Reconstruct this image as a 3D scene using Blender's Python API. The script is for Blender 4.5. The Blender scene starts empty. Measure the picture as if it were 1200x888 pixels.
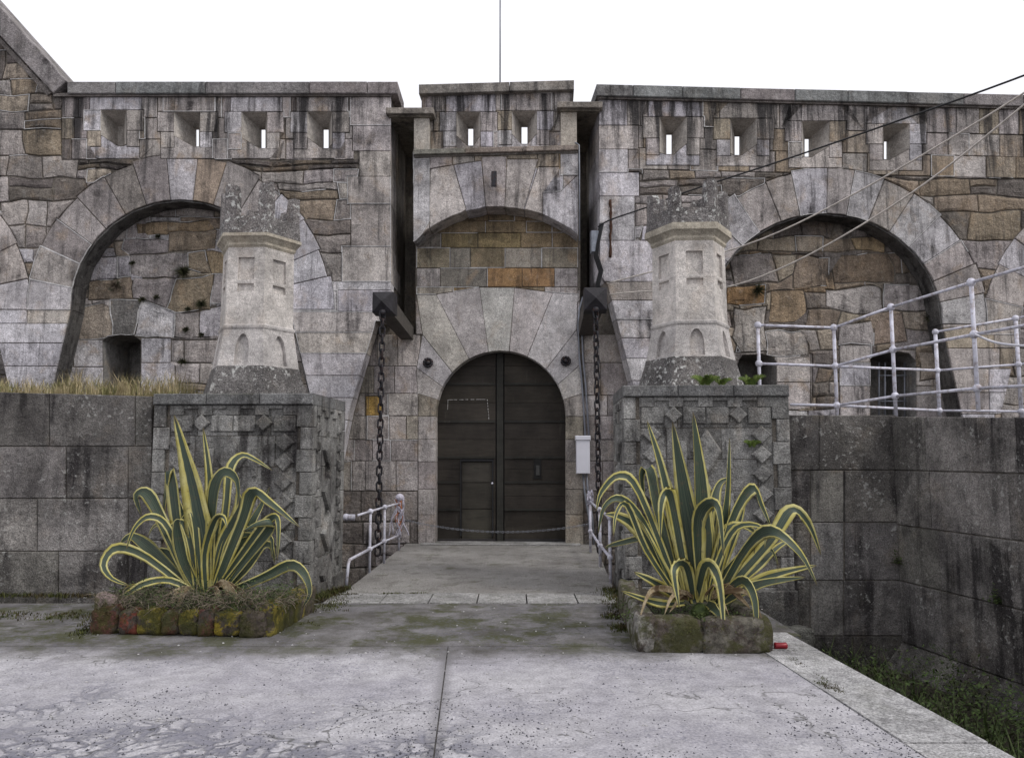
import bpy, math, random
from mathutils import Vector, noise
from mathutils.geometry import delaunay_2d_cdt, tessellate_polygon
R = random.Random(7)
sc = bpy.context.scene
COL = sc.collection
rad = math.radians
# ------------------------------------------------------------------ camera
F = 933.3; EYE = 1.6; PITCH = math.atan(91/933.3)
cam_d = bpy.data.cameras.new('camera'); cam = bpy.data.objects.new('camera', cam_d); COL.objects.link(cam)
cam.location = (0, 0, EYE); cam.rotation_euler = (math.pi/2+PITCH, 0, 0)
cam_d.sensor_width = 36; cam_d.lens = 28; cam_d.clip_end = 2000; cam_d.clip_start = .05
sc.camera = cam
# ------------------------------------------------------------------ sky, sun, exposure
w = bpy.data.worlds.new("World"); sc.world = w; w.use_nodes = True
nt = w.node_tree; nt.nodes.clear()
sun_az = rad(62); sun_el = rad(48)
sky = nt.nodes.new('ShaderNodeTexSky'); sky.sky_type = 'NISHITA'; sky.sun_disc = False
sky.sun_elevation = sun_el; sky.sun_rotation = math.pi/2+sun_az; sky.air_density = 1.4; sky.dust_density = 4
hs = nt.nodes.new('ShaderNodeHueSaturation'); hs.inputs['Saturation'].default_value = .25
mx = nt.nodes.new('ShaderNodeMix'); mx.data_type = 'RGBA'; mx.inputs[0].default_value = .88
mx.inputs[7].default_value = (10.3, 10.3, 10.9, 1)      # even white cloud layer
bg = nt.nodes.new('ShaderNodeBackground'); bg.inputs[1].default_value = .1
wo = nt.nodes.new('ShaderNodeOutputWorld')
nt.links.new(sky.outputs[0], hs.inputs['Color']); nt.links.new(hs.outputs[0], mx.inputs[6])
nt.links.new(mx.outputs[2], bg.inputs[0]); nt.links.new(bg.outputs[0], wo.inputs[0])
sd = bpy.data.lights.new('sun', 'SUN'); sd.energy = 1.35; sd.angle = rad(14); sd.color = (1, .96, .9)
sun = bpy.data.objects.new('sun', sd); COL.objects.link(sun)
dirv = Vector((math.cos(sun_el)*math.sin(sun_az), -math.cos(sun_el)*math.cos(sun_az), math.sin(sun_el)))
sun.rotation_euler = dirv.to_track_quat('Z', 'Y').to_euler(); sun.location = dirv*30
vs = sc.view_settings; vs.view_transform = 'Standard'; vs.look = 'None'; vs.gamma = 1; vs.exposure = 0.16
# ------------------------------------------------------------------ measuring helpers
FW = Vector((0, math.cos(PITCH), math.sin(PITCH))); UP = Vector((0, -math.sin(PITCH), math.cos(PITCH)))
CAM = Vector((0, 0, EYE))
def ray(px, py): return FW + Vector((1, 0, 0))*((px-600)/F) + UP*((444-py)/F)
def on_z(px, py, z=0.0):
    d = ray(px, py); return CAM + d*((z-EYE)/d.z)
def on_y(px, py, Y):
    d = ray(px, py); return CAM + d*(Y/d.y)
class Plane:
    """vertical plane: u runs along it, v is height, wd stands off it towards the viewer's side"""
    def __init__(s, o, ang):
        s.o = Vector((o[0], o[1], 0)); s.d = Vector((math.cos(ang), math.sin(ang), 0)); s.n = Vector((math.sin(ang), -math.cos(ang), 0)); s.a = ang
    def uv(s, px, py, wd=0.0):
        d = ray(px, py); o = s.o + s.n*wd
        t = (o-CAM).dot(s.n)/d.dot(s.n); p = CAM + d*t
        return ((p-s.o).dot(s.d), p.z)
    def P(s, u, v, wd=0.0): return s.o + s.d*u + s.n*wd + Vector((0, 0, v))
    def off(s, wd): return Plane((s.o + s.n*wd), s.a)
# ------------------------------------------------------------------ object helpers
def tag(o, label=None, cat=None, group=None, kind=None):
    if label: o['label'] = label
    if cat: o['category'] = cat
    if group: o['group'] = group
    if kind: o['kind'] = kind
    return o
def thing(name, loc, label=None, cat=None, group=None, kind=None):
    o = bpy.data.objects.new(name, None); COL.objects.link(o); o.location = loc; o.empty_display_size = .2
    return tag(o, label, cat, group, kind)
def wloc(o):
    p = Vector((0, 0, 0))
    while o: p += o.location; o = o.parent
    return p
class MB:
    """collects faces given in world coordinates, builds one mesh object"""
    def __init__(s): s.v = []; s.f = []; s.uv = None; s.sm = []
    def add(s, vs, fs, smooth=False):
        b = len(s.v); s.v += [Vector(p) for p in vs]; s.f += [tuple(i+b for i in f) for f in fs]; s.sm += [smooth]*len(fs)
    def build(s, name, mat, parent=None, color=None, kind=None):
        if not s.v: return None
        n = len(s.v); c = sum(s.v, Vector())/n
        me = bpy.data.meshes.new(name); me.from_pydata([p-c for p in s.v], [], s.f); me.update()
        me.polygons.foreach_set('use_smooth', s.sm)
        if s.uv:
            l = me.uv_layers.new(name='UV')
            for i, lp in enumerate(me.loops): l.data[i].uv = s.uv[lp.vertex_index]
        me.materials.append(mat)
        o = bpy.data.objects.new(name, me); COL.objects.link(o)
        o.location = c - (wloc(parent) if parent else Vector()); o.parent = parent
        if color: o.color = color
        if kind: o['kind'] = kind
        return o
    def hexa(s, p):   # 8 corners: bottom 4, top 4
        s.add(p, [(3, 2, 1, 0), (4, 5, 6, 7), (0, 1, 5, 4), (1, 2, 6, 5), (2, 3, 7, 6), (3, 0, 4, 7)])
    def box(s, x0, x1, y0, y1, z0, z1, M=None):
        p = [Vector(q) for q in ((x0, y0, z0), (x1, y0, z0), (x1, y1, z0), (x0, y1, z0), (x0, y0, z1), (x1, y0, z1), (x1, y1, z1), (x0, y1, z1))]
        if M: p = [M(q) for q in p]
        s.hexa(p)
    def pbox(s, pl, u0, u1, v0, v1, w0, w1, bev=0.0):
        """block standing on a plane; w1 is the face, bevelled by bev"""
        b = bev; P = pl.P
        a = [P(u0, v0, w0), P(u1, v0, w0), P(u1, v1, w0), P(u0, v1, w0)]
        m = [P(u0, v0, w1-b), P(u1, v0, w1-b), P(u1, v1, w1-b), P(u0, v1, w1-b)]
        if not b: s.add(a+m, [(3, 2, 1, 0), (4, 5, 6, 7), (0, 1, 5, 4), (1, 2, 6, 5), (2, 3, 7, 6), (3, 0, 4, 7)]); return
        t = [P(u0+b, v0+b, w1), P(u1-b, v0+b, w1), P(u1-b, v1-b, w1), P(u0+b, v1-b, w1)]
        f = [(3, 2, 1, 0), (8, 9, 10, 11)]
        for i in range(4):
            j = (i+1) % 4; f += [(i, j, 4+j, 4+i), (4+i, 4+j, 8+j, 8+i)]
        s.add(a+m+t, f)
    def tube(s, pts, r, n=8, cap=True, rr=None):
        pts = [Vector(p) for p in pts]; rings = []; prev = None
        for i, p in enumerate(pts):
            t = (pts[min(i+1, len(pts)-1)]-pts[max(i-1, 0)]).normalized()
            if prev is None:
                a = t.cross(Vector((0, 0, 1)) if abs(t.z) < .9 else Vector((1, 0, 0))).normalized()
            else: a = (prev - t*prev.dot(t)).normalized()
            prev = a; b = t.cross(a); q = rr[i] if rr else r
            rings.append([p+(a*math.cos(k*2*math.pi/n)+b*math.sin(k*2*math.pi/n))*q for k in range(n)])
        vs = [q for g in rings for q in g]; f = []
        for i in range(len(pts)-1):
            for k in range(n):
                f.append((i*n+k, i*n+(k+1) % n, (i+1)*n+(k+1) % n, (i+1)*n+k))
        if cap: f += [tuple(range(n-1, -1, -1)), tuple((len(pts)-1)*n+k for k in range(n))]
        s.add(vs, f, True)
    def ball(s, c, r, n=8, m=6, sq=1.0):
        vs = []; f = []
        for j in range(m+1):
            th = math.pi*j/m
            for k in range(n):
                ph = 2*math.pi*k/n; vs.append(Vector(c)+Vector((r*math.sin(th)*math.cos(ph), r*math.sin(th)*math.sin(ph), sq*r*math.cos(th))))
        for j in range(m):
            for k in range(n): f.append((j*n+k, (j+1)*n+k, (j+1)*n+(k+1) % n, j*n+(k+1) % n))
        s.add(vs, f, True)
    def lathe(s, c, prof, n, a0=0.0, smooth=False):
        vs = []; f = []
        for (r, z) in prof:
            for k in range(n):
                a = a0+2*math.pi*k/n; vs.append(Vector(c)+Vector((r*math.cos(a), r*math.sin(a), z)))
        for j in range(len(prof)-1):
            for k in range(n): f.append((j*n+k, j*n+(k+1) % n, (j+1)*n+(k+1) % n, (j+1)*n+k))
        f += [tuple(range(n-1, -1, -1)), tuple((len(prof)-1)*n+k for k in range(n))]
        s.add(vs, f, smooth)
# ------------------------------------------------------------------ materials
class NT:
    def __init__(s, name):
        s.m = bpy.data.materials.new(name); s.m.use_nodes = True; s.t = s.m.node_tree; s.t.nodes.clear()
        s.out = s.t.nodes.new('ShaderNodeOutputMaterial'); s.b = s.t.nodes.new('ShaderNodeBsdfPrincipled')
        s.t.links.new(s.b.outputs[0], s.out.inputs[0])
    def n(s, t, **k):
        x = s.t.nodes.new(t)
        for a, v in k.items(): setattr(x, a, v)
        return x
    def l(s, a, b): s.t.links.new(a, b)
    def pos(s, scale=(1, 1, 1)):
        g = s.n('ShaderNodeNewGeometry'); v = s.n('ShaderNodeVectorMath', operation='MULTIPLY'); s.l(g.outputs['Position'], v.inputs[0]); v.inputs[1].default_value = scale
        return v.outputs[0]
    def noise(s, vec, scale, det=4, rough=.6, dist=0):
        x = s.n('ShaderNodeTexNoise'); x.inputs['Scale'].default_value = scale; x.inputs['Detail'].default_value = det; x.inputs['Roughness'].default_value = rough; x.inputs['Distortion'].default_value = dist
        s.l(vec, x.inputs['Vector']); return x.outputs[0]
    def ramp(s, v, a, b, lo=0.0, hi=1.0):
        x = s.n('ShaderNodeMapRange'); x.interpolation_type = 'SMOOTHSTEP'
        for i, q in enumerate((a, b, lo, hi)): x.inputs[1+i].default_value = q
        s.l(v, x.inputs[0]); return x.outputs[0]
    def math(s, op, a, b=None):
        x = s.n('ShaderNodeMath', operation=op); 
        for i, q in enumerate((a, b)):
            if q is None: continue
            if isinstance(q, (int, float)): x.inputs[i].default_value = q
            else: s.l(q, x.inputs[i])
        return x.outputs[0]
    def mix(s, f, a, b, mode='MIX'):
        x = s.n('ShaderNodeMix', data_type='RGBA', blend_type=mode)
        for i, q in ((0, f), (6, a), (7, b)):
            if isinstance(q, (int, float)): x.inputs[i].default_value = q
            elif isinstance(q, tuple): x.inputs[i].default_value = (*q, 1) if len(q) == 3 else q
            else: s.l(q, x.inputs[i])
        return x.outputs[2]
    def grey(s, v):
        x = s.n('ShaderNodeCombineColor'); 
        for i in range(3): s.l(v, x.inputs[i])
        return x.outputs[0]
    def bump(s, h, strength=1.0, dist=.01):
        x = s.n('ShaderNodeBump'); x.inputs['Strength'].default_value = strength; x.inputs['Distance'].default_value = dist
        s.l(h, x.inputs['Height']); s.l(x.outputs[0], s.b.inputs['Normal'])
    def fin(s, col, rough=.9, metal=0.0, spec=.3):
        if isinstance(col, tuple): s.b.inputs['Base Color'].default_value = (*col, 1)
        else: s.l(col, s.b.inputs['Base Color'])
        if isinstance(rough, float): s.b.inputs['Roughness'].default_value = rough
        else: s.l(rough, s.b.inputs['Roughness'])
        s.b.inputs['Metallic'].default_value = metal; s.b.inputs['Specular IOR Level'].default_value = spec
        return s.m
def stone(name, stain=.7, topz=0.0, lichen=.0, moss=.0, warm=.4, dark=(.030, .027, .028), base=None, speck=70, bump=.012, patch=(.50, .66), lsc=7.0, gran=.5, lth=.60, lcol=(.46, .46, .44)):
    M = NT(name); p = M.pos()
    oi = M.n('ShaderNodeObjectInfo')
    c = oi.outputs['Color'] if base is None else base
    c = M.mix(1.0, c, M.grey(M.ramp(M.noise(p, 1.7, 6, .62), .3, .7, .72, 1.2)), 'MULTIPLY')
    c = M.mix(1.0, c, M.grey(M.ramp(M.noise(p, 14, 6, .7), .3, .7, .8, 1.2)), 'MULTIPLY')
    c = M.mix(M.math('MULTIPLY', M.ramp(M.noise(M.pos((1, 1, .8)), 2.9, 5, .6, .4), .52, .72), warm), c, (.36, .26, .165))
    st = M.noise(M.pos((6.5, 6.5, .75)), 1.0, 6, .62, .15)
    st2 = M.noise(p, .62, 5, .6, .3)
    f = M.math('MULTIPLY', M.ramp(st, .46, .68), M.ramp(st2, .36, .62, .25, 1.0))
    f = M.math('MULTIPLY', M.math('ADD', f, M.math('MULTIPLY', M.ramp(M.noise(p, 1.35, 8, .7, .5), *patch), .65)), stain)
    c = M.mix(M.math('MINIMUM', f, .93), c, dark)
    if topz:
        g2 = M.n('ShaderNodeNewGeometry'); s2 = M.n('ShaderNodeSeparateXYZ'); M.l(g2.outputs['Position'], s2.inputs[0])
        s5 = M.noise(M.pos((4.2, 4.2, .28)), 1.0, 7, .68, .1)
        zz = M.math('ADD', s2.outputs[2], M.math('MULTIPLY', M.math('SUBTRACT', s5, .5), 5.0))
        c = M.mix(M.math('MULTIPLY', M.math('MULTIPLY', M.ramp(zz, 6.4, 8.6), M.ramp(s5, .44, .60)), topz), c, (.035, .033, .034))
        s6 = M.noise(M.pos((9, 9, .5)), 1.0, 6, .7, .1)
        c = M.mix(M.math('MULTIPLY', M.math('MULTIPLY', M.ramp(s6, .54, .66), M.ramp(s5, .40, .55)), topz*.7), c, (.05, .048, .05))
    sp = M.noise(p, speck, 2, .7)
    c = M.mix(1.0, c, M.grey(M.ramp(sp, .32, .68, 1-gran*.75, 1+gran*.75)), 'MULTIPLY')
    if lichen:
        ln = M.noise(p, lsc, 4, .55, .3); ln2 = M.noise(p, 1.1, 3)
        c = M.mix(M.math('MULTIPLY', M.math('MULTIPLY', M.ramp(ln, lth, lth+.06), M.ramp(ln2, .42, .56)), lichen), c, lcol)
        ln = M.noise(p, lsc*3.1, 3, .5, .2)
        c = M.mix(M.math('MULTIPLY', M.ramp(ln, .66, .70), lichen*.9), c, lcol)
    if moss:
        g = M.n('ShaderNodeNewGeometry'); sx = M.n('ShaderNodeSeparateXYZ'); M.l(g.outputs['Normal'], sx.inputs[0])
        u = M.ramp(sx.outputs[2], .0, .8, .25, 1.0)
        c = M.mix(M.math('MULTIPLY', M.math('MULTIPLY', M.ramp(M.noise(p, 3.1, 6, .7), .48, .64), u), moss), c, (.045, .052, .016))
    h = M.math('ADD', M.noise(p, 22, 8, .68), M.math('MULTIPLY', sp, .35))
    h = M.math('ADD', h, M.math('MULTIPLY', M.noise(p, 5, 4, .6), 1.4))
    M.bump(h, 1.0, bump*2.2)
    return M.fin(c, .93, spec=.15)
M_GRAN = stone('granite_weathered', topz=.95, stain=.66, warm=.6, lichen=.12)
M_VOU = stone('granite_dressed', topz=.85, stain=.62, warm=.34, bump=.007, patch=(.50, .64))
M_RUB = stone('rubble_stone', topz=.5, stain=.66, warm=.35, bump=.022, lichen=.15)
M_CLEAN = stone('granite_clean', stain=.2, warm=.22, bump=.006, gran=.45)
M_TOP = stone('granite_mossy_top', stain=.62, lichen=.28, moss=.35, warm=.1)
M_MOAT = stone('granite_dark_lichen', stain=.92, lichen=.5, moss=.2, warm=.12, patch=(.40, .62), lsc=20, lth=.60)
M_PED = stone('granite_pedestal', stain=.72, lichen=.35, lsc=18, moss=.22, warm=.15, patch=(.42, .64), bump=.012)
M_TUR = stone('granite_turret', stain=.12, topz=.12, lichen=.05, warm=.2, bump=.008, speck=90, gran=.35)
M_CROWN = stone('granite_crown_lichen', stain=.5, lichen=1.0, warm=.1, lsc=17, bump=.03, lth=.57, gran=.7, lcol=(.62, .62, .60))
M_SOFSHADE = stone('granite_soffit_shade', stain=.8, lichen=.1, moss=.1, warm=.05, patch=(.4, .6))  # dark tone that paints the shade under the wing arches
M_MORT = stone('mortar', stain=.55, warm=.3, base=(.20, .18, .155), gran=.4)
M_POINT = stone('white_pointing', stain=.12, warm=.05, base=(.55, .54, .54), gran=.2)
def simple(name, col, rough=.6, metal=0.0, var=.25, sc_=12, bump=0.0, rust=0.0, spec=.4, rcol=(.10, .035, .015)):
    M = NT(name); p = M.pos(); c = M.mix(1.0, col, M.grey(M.ramp(M.noise(p, sc_, 5), .3, .7, 1-var, 1+var)), 'MULTIPLY')
    if rust: c = M.mix(M.math('MULTIPLY', M.ramp(M.noise(p, 16, 6, .7), .5, .62), rust), c, rcol)
    if bump: M.bump(M.noise(p, sc_*3, 4), 1.0, bump)
    return M.fin(c, rough, metal, spec)
M_IRON = simple('black_iron', (.022, .022, .027), .55, .3, .4, 30, .004, .35)
M_PAINT = simple('rail_paint', (.56, .56, .64), .5, 0,   .16, 9, .001, .5, rcol=(.16, .10, .07))
M_BOX = simple('white_plastic', (.62, .62, .68), .4, 0, .04, 4)
M_PIPE = simple('grey_conduit', (.20, .21, .24), .45, .2, .15, 8)
M_BLACK = simple('black_rubber', (.015, .015, .017), .6)
M_WIRE = simple('pale_wire', (.50, .46, .42), .6)
M_ROPE = simple('frayed_rope', (.50, .48, .56), .9, 0, .3, 40)
M_ROPE2 = simple('orange_rope', (.36, .15, .08), .9, 0, .3, 40)
M_RED = simple('red_can', (.22, .012, .02), .35, .1, .15, 20)
M_BEAM = simple('dark_timber', (.020, .018, .022), .7, 0, .35, 9, .006)
M_BEAMB = simple('beam_underside', (.07, .062, .055), .8, 0, .3, 9, .006)
M_CHALK = simple('chalk_mark', (.34, .33, .32), .9)
M_RUST = simple('rusty_iron', (.05, .022, .012), .9, 0, .5, 25, .01)
def wood():
    M = NT('door_timber'); oi = M.n('ShaderNodeObjectInfo')
    p = M.pos((3, 3, 26)); n1 = M.noise(p, 1, 6, .7); n2 = M.noise(M.pos(), 1.6, 5, .6)
    c = M.mix(1.0, oi.outputs['Color'], M.grey(M.ramp(n1, .3, .7, .86, 1.15)), 'MULTIPLY')
    c = M.mix(1.0, c, M.grey(M.ramp(n2, .3, .7, .65, 1.35)), 'MULTIPLY')
    c = M.mix(M.math('MULTIPLY', M.ramp(M.noise(M.pos((7, 7, 1)), 1, 5, .7), .58, .7), .25), c, (.10, .09, .075))
    M.bump(n1, 1, .005); return M.fin(c, .75, spec=.25)
M_WOOD = wood()
def leafmat():
    M = NT('variegated_leaf'); u = M.n('ShaderNodeUVMap'); sx = M.n('ShaderNodeSeparateXYZ'); M.l(u.outputs[0], sx.inputs[0])
    U = sx.outputs[0]; V = sx.outputs[1]
    mp = M.n('ShaderNodeVectorMath', operation='MULTIPLY'); M.l(u.outputs[0], mp.inputs[0]); mp.inputs[1].default_value = (14, 1.2, 1)
    st = M.noise(mp.outputs[0], 1.0, 4, .6)
    d = M.math('ABSOLUTE', M.math('SUBTRACT', U, .5)); d = M.math('ADD', d, M.math('MULTIPLY', M.math('SUBTRACT', st, .5), .30))
    oi = M.n('ShaderNodeObjectInfo')
    d = M.math('ADD', d, M.math('MULTIPLY', M.math('SUBTRACT', oi.outputs['Random'], .5), .20))
    mar = M.ramp(d, .285, .32)
    g = M.mix(M.ramp(st, .35, .65), (.013, .026, .020), (.040, .062, .036))
    g = M.mix(M.math('MULTIPLY', oi.outputs['Random'], .45), g, (.05, .072, .062))
    y = M.mix(M.ramp(M.noise(M.pos(), 6, 3), .35, .65), (.40, .35, .085), (.50, .46, .19))
    c = M.mix(mar, g, y)
    mp2 = M.n('ShaderNodeVectorMath', operation='MULTIPLY'); M.l(u.outputs[0], mp2.inputs[0]); mp2.inputs[1].default_value = (38, .8, 1)
    fine = M.noise(mp2.outputs[0], 1.0, 3, .6)
    c = M.mix(M.math('MULTIPLY', M.ramp(fine, .52, .66), .32), c, (.30, .31, .18))
    c = M.mix(M.ramp(V, .90, 1.0, 0, .8), c, (.07, .045, .025))
    c = M.mix(M.math('MULTIPLY', M.ramp(M.noise(M.pos(), 17, 6, .75), .54, .66), .5), c, (.10, .075, .04))
    M.bump(st, .5, .004); return M.fin(c, .48, spec=.35)
M_LEAF = leafmat()
def foliage(name, a, b, dry=None, s=18):
    M = NT(name); n = M.noise(M.pos(), s, 4); c = M.mix(M.ramp(n, .35, .65), a, b)
    if dry: c = M.mix(M.ramp(M.noise(M.pos(), 5, 4), .45, .6), c, dry)
    return M.fin(c, .7, spec=.25)
M_WEED = foliage('weed_green', (.028, .045, .014), (.075, .10, .030))
M_MOSS = foliage('moss_green', (.030, .038, .010), (.075, .080, .018), (.05, .038, .016))
M_DEAD = foliage('dead_leaf', (.22, .16, .09), (.36, .30, .20), (.12, .08, .045), 30)
M_DRY = foliage('dry_grass', (.46, .38, .24), (.28, .23, .12), (.20, .19, .08))
M_TWIG = foliage('dry_twigs', (.12, .095, .07), (.24, .20, .16), (.05, .055, .03))
M_IVY = foliage('moat_weeds', (.035, .058, .018), (.085, .13, .035), (.04, .042, .02), 9)
M_FERN = foliage('fern_green', (.06, .10, .02), (.13, .17, .04))
M_PEB = simple('dark_pebbles', (.05, .05, .06), .9, 0, .6, 30)
M_DIRT = simple('joint_dirt', (.16, .15, .14), .95, 0, .5, 14, .01)
M_SOIL = simple('soil', (.05, .042, .03), .95, 0, .5, 14, .03)
def JLN(M, Y):
    a = on_z(525, 757); b = on_z(508, 888); k = (b.x-a.x)/(b.y-a.y)
    return M.math('ADD', M.math('MULTIPLY', Y, k), a.x-k*a.y)
def ground_mat():
    M = NT('old_concrete'); p = M.pos(); g = M.n('ShaderNodeNewGeometry'); sx = M.n('ShaderNodeSeparateXYZ'); M.l(g.outputs['Position'], sx.inputs[0])
    X, Y = sx.outputs[0], sx.outputs[1]
    n1 = M.noise(p, .8, 7, .62, .3); n2 = M.noise(p, 6, 6, .7); n3 = M.noise(p, 60, 3, .7)
    c = M.mix(M.ramp(n1, .35, .65), (.34, .33, .36), (.43, .42, .44))
    c = M.mix(1.0, c, M.grey(M.ramp(n2, .3, .7, .78, 1.15)), 'MULTIPLY')
    c = M.mix(1.0, c, M.grey(M.ramp(n3, .3, .7, .72, 1.22)), 'MULTIPLY')
    # old cobbles wearing through the concrete at the near left
    wv = M.n('ShaderNodeVectorMath', operation='ADD'); M.l(p, wv.inputs[0])
    wn = M.n('ShaderNodeTexNoise'); wn.inputs['Scale'].default_value = 2.0; wn.inputs['Detail'].default_value = 4; M.l(p, wn.inputs['Vector'])
    wm = M.n('ShaderNodeVectorMath', operation='MULTIPLY'); M.l(wn.outputs['Color'], wm.inputs[0]); wm.inputs[1].default_value = (.55, .55, 0); M.l(wm.outputs[0], wv.inputs[1])
    vo = M.n('ShaderNodeTexVoronoi', feature='DISTANCE_TO_EDGE'); vo.inputs['Scale'].default_value = 6.5; M.l(wv.outputs[0], vo.inputs['Vector'])
    cob = M.ramp(M.math('ADD', vo.outputs['Distance'], M.math('MULTIPLY', M.math('SUBTRACT', n2, .5), .6)), -.02, .2, 1.0, 0.0)
    mk = M.math('ADD', M.math('MULTIPLY', M.math('SUBTRACT', M.math('MULTIPLY', X, -.12), Y), .55), 3.05)
    mk = M.ramp(M.math('ADD', mk, M.math('MULTIPLY', M.math('SUBTRACT', M.noise(p, 1.5, 6, .7), .5), 2.2)), .1, .75)
    fx = M.ramp(X, -.45, .15, 1.0, .25)
    mk = M.math('MULTIPLY', mk, fx)
    c = M.mix(M.math('MULTIPLY', M.math('MULTIPLY', cob, mk), .72), c, (.15, .15, .19))
    grit = M.ramp(M.noise(p, 26, 5, .8), .5, .62)
    c = M.mix(M.math('MULTIPLY', M.math('MULTIPLY', grit, mk), .55), c, (.12, .125, .165))
    # cracks
    cw = M.n('ShaderNodeVectorMath', operation='ADD'); M.l(p, cw.inputs[0])
    cm = M.n('ShaderNodeVectorMath', operation='MULTIPLY'); M.l(wn.outputs['Color'], cm.inputs[0]); cm.inputs[1].default_value = (1.5, 1.5, 0); M.l(cm.outputs[0], cw.inputs[1])
    v2 = M.n('ShaderNodeTexVoronoi', feature='DISTANCE_TO_EDGE'); v2.inputs['Scale'].default_value = .8; M.l(cw.outputs[0], v2.inputs['Vector'])
    ck = M.math('MULTIPLY', M.ramp(v2.outputs['Distance'], .0, .012, 1.0, 0.0), M.ramp(n1, .42, .58))
    v3 = M.n('ShaderNodeTexVoronoi', feature='DISTANCE_TO_EDGE'); v3.inputs['Scale'].default_value = 3.4; M.l(cw.outputs[0], v3.inputs['Vector'])
    back = M.math('MULTIPLY', M.ramp(Y, 6.0, 7.0), M.ramp(X, -.4, .4))
    ck2 = M.math('MULTIPLY', M.ramp(v3.outputs['Distance'], .0, .03, 1.0, 0.0), M.math('MULTIPLY', back, M.ramp(M.noise(p, 1.3, 3), .42, .55)))
    # damp, dirty, mossy band towards the bridge
    yb = M.math('ADD', Y, M.math('MULTIPLY', M.math('SUBTRACT', M.noise(p, 1.1, 7, .7), .5), 1.5))
    dirt = M.ramp(yb, 6.3, 6.9)
    c = M.mix(M.math('MULTIPLY', dirt, M.ramp(M.noise(p, 2.6, 7, .72), .28, .72, .95, .55)), c, (.066, .061, .052))
    ms = M.math('MULTIPLY', M.ramp(yb, 6.3, 7.2), M.ramp(M.noise(p, 1.7, 7, .75), .47, .58))
    c = M.mix(M.math('MULTIPLY', ms, .8), c, (.052, .056, .018))
    c = M.mix(M.math('MULTIPLY', M.math('MAXIMUM', ck, ck2), .7), c, (.045, .045, .038))
    jd_ = M.math('ABSOLUTE', M.math('SUBTRACT', M.math('ADD', X, M.math('MULTIPLY', M.math('SUBTRACT', n2, .5), .10)), JLN(M, Y)))
    c = M.mix(M.math('MULTIPLY', M.ramp(jd_, .0, .09, 1.0, 0.0), M.ramp(Y, 6.7, 6.8, .6, 0.0)), c, (.15, .145, .15))
    c = M.mix(M.math('MULTIPLY', M.math('MULTIPLY', grit, M.ramp(M.noise(p, .9, 5, .7), .47, .58)), .65), c, (.14, .14, .175))
    M.bump(M.math('SUBTRACT', M.math('ADD', n2, M.math('MULTIPLY', n3, .5)), M.math('MULTIPLY', M.math('MULTIPLY', cob, mk), 1.6)), 1.0, .013)
    return M.fin(c, .9, spec=.2)
M_GROUND = ground_mat()
def deck_mat():
    M = NT('deck_screed'); p = M.pos(); n = M.noise(p, 1.0, 7, .65); n3 = M.noise(p, 45, 3, .8)
    c = M.mix(M.ramp(n, .3, .7), (.21, .20, .19), (.32, .31, .295))
    c = M.mix(1.0, c, M.grey(M.ramp(n3, .35, .65, .6, 1.3)), 'MULTIPLY'); c = M.mix(M.math('MULTIPLY', M.ramp(M.noise(p, 3.5, 7, .75), .5, .62), .55), c, (.12, .112, .10))
    c = M.mix(M.math('MULTIPLY', M.ramp(M.noise(p, 2.6, 6, .75), .56, .66), .6), c, (.06, .062, .02))
    M.bump(n3, 1, .015); return M.fin(c, .92, spec=.2)
M_DECK = deck_mat()
M_KERB = stone('kerb_granite', stain=.3, warm=.05, moss=.25, base=(.44, .435, .44), lichen=.1)
M_SLAB = stone('threshold_granite', stain=.3, warm=.05, moss=.3, base=(.33, .325, .32))
def painted_rock():
    M = NT('peeling_painted_stone'); p = M.pos(); oi = M.n('ShaderNodeObjectInfo')
    c = M.mix(M.ramp(M.noise(p, 6, 7, .72), .47, .56), oi.outputs['Color'], (.085, .07, .06))
    c = M.mix(1.0, c, M.grey(M.ramp(M.noise(p, 18, 6, .7), .3, .7, .5, 1.4)), 'MULTIPLY')
    c = M.mix(M.math('MULTIPLY', M.ramp(M.noise(p, 3.5, 6, .7), .46, .58), .8), c, (.052, .054, .016))
    M.bump(M.noise(p, 16, 7, .7), 1, .03); return M.fin(c, .85, spec=.2)
M_ROCK = painted_rock()
# ------------------------------------------------------------------ masonry machinery
def ccw(p):
    a = sum(p[i][0]*p[(i+1) % len(p)][1]-p[(i+1) % len(p)][0]*p[i][1] for i in range(len(p)))
    return p if a > 0 else p[::-1]
def area(p): return .5*sum(p[i][0]*p[(i+1) % len(p)][1]-p[(i+1) % len(p)][0]*p[i][1] for i in range(len(p)))
def clean(p, eps=1e-3):
    q = []
    for x in p:
        if not q or math.hypot(x[0]-q[-1][0], x[1]-q[-1][1]) > .008: q.append(x)
    if len(q) > 2 and math.hypot(q[0][0]-q[-1][0], q[0][1]-q[-1][1]) < .008: q.pop()
    ch = True
    while ch and len(q) > 3:
        ch = False
        for i in range(len(q)):
            a, b, c = q[i-1], q[i], q[(i+1) % len(q)]
            l = math.hypot(c[0]-a[0], c[1]-a[1])
            if l < 1e-6 or abs((b[0]-a[0])*(c[1]-a[1])-(b[1]-a[1])*(c[0]-a[0]))/l < eps*2:
                q.pop(i); ch = True; break
    return q
def inset(p, d):
    n = len(p); o = []
    for i in range(n):
        a, b, c = Vector(p[i-1]), Vector(p[i]), Vector(p[(i+1) % n])
        e1 = (b-a).normalized(); e2 = (c-b).normalized()
        n1 = Vector((-e1.y, e1.x)); n2 = Vector((-e2.y, e2.x)); m = n1+n2
        if m.length < .2: m = n1*1.0; k = 1
        else: m.normalize(); k = 1/max(.45, m.dot(n1))
        q = b+m*d*k; o.append((q.x, q.y))
    return o
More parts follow.
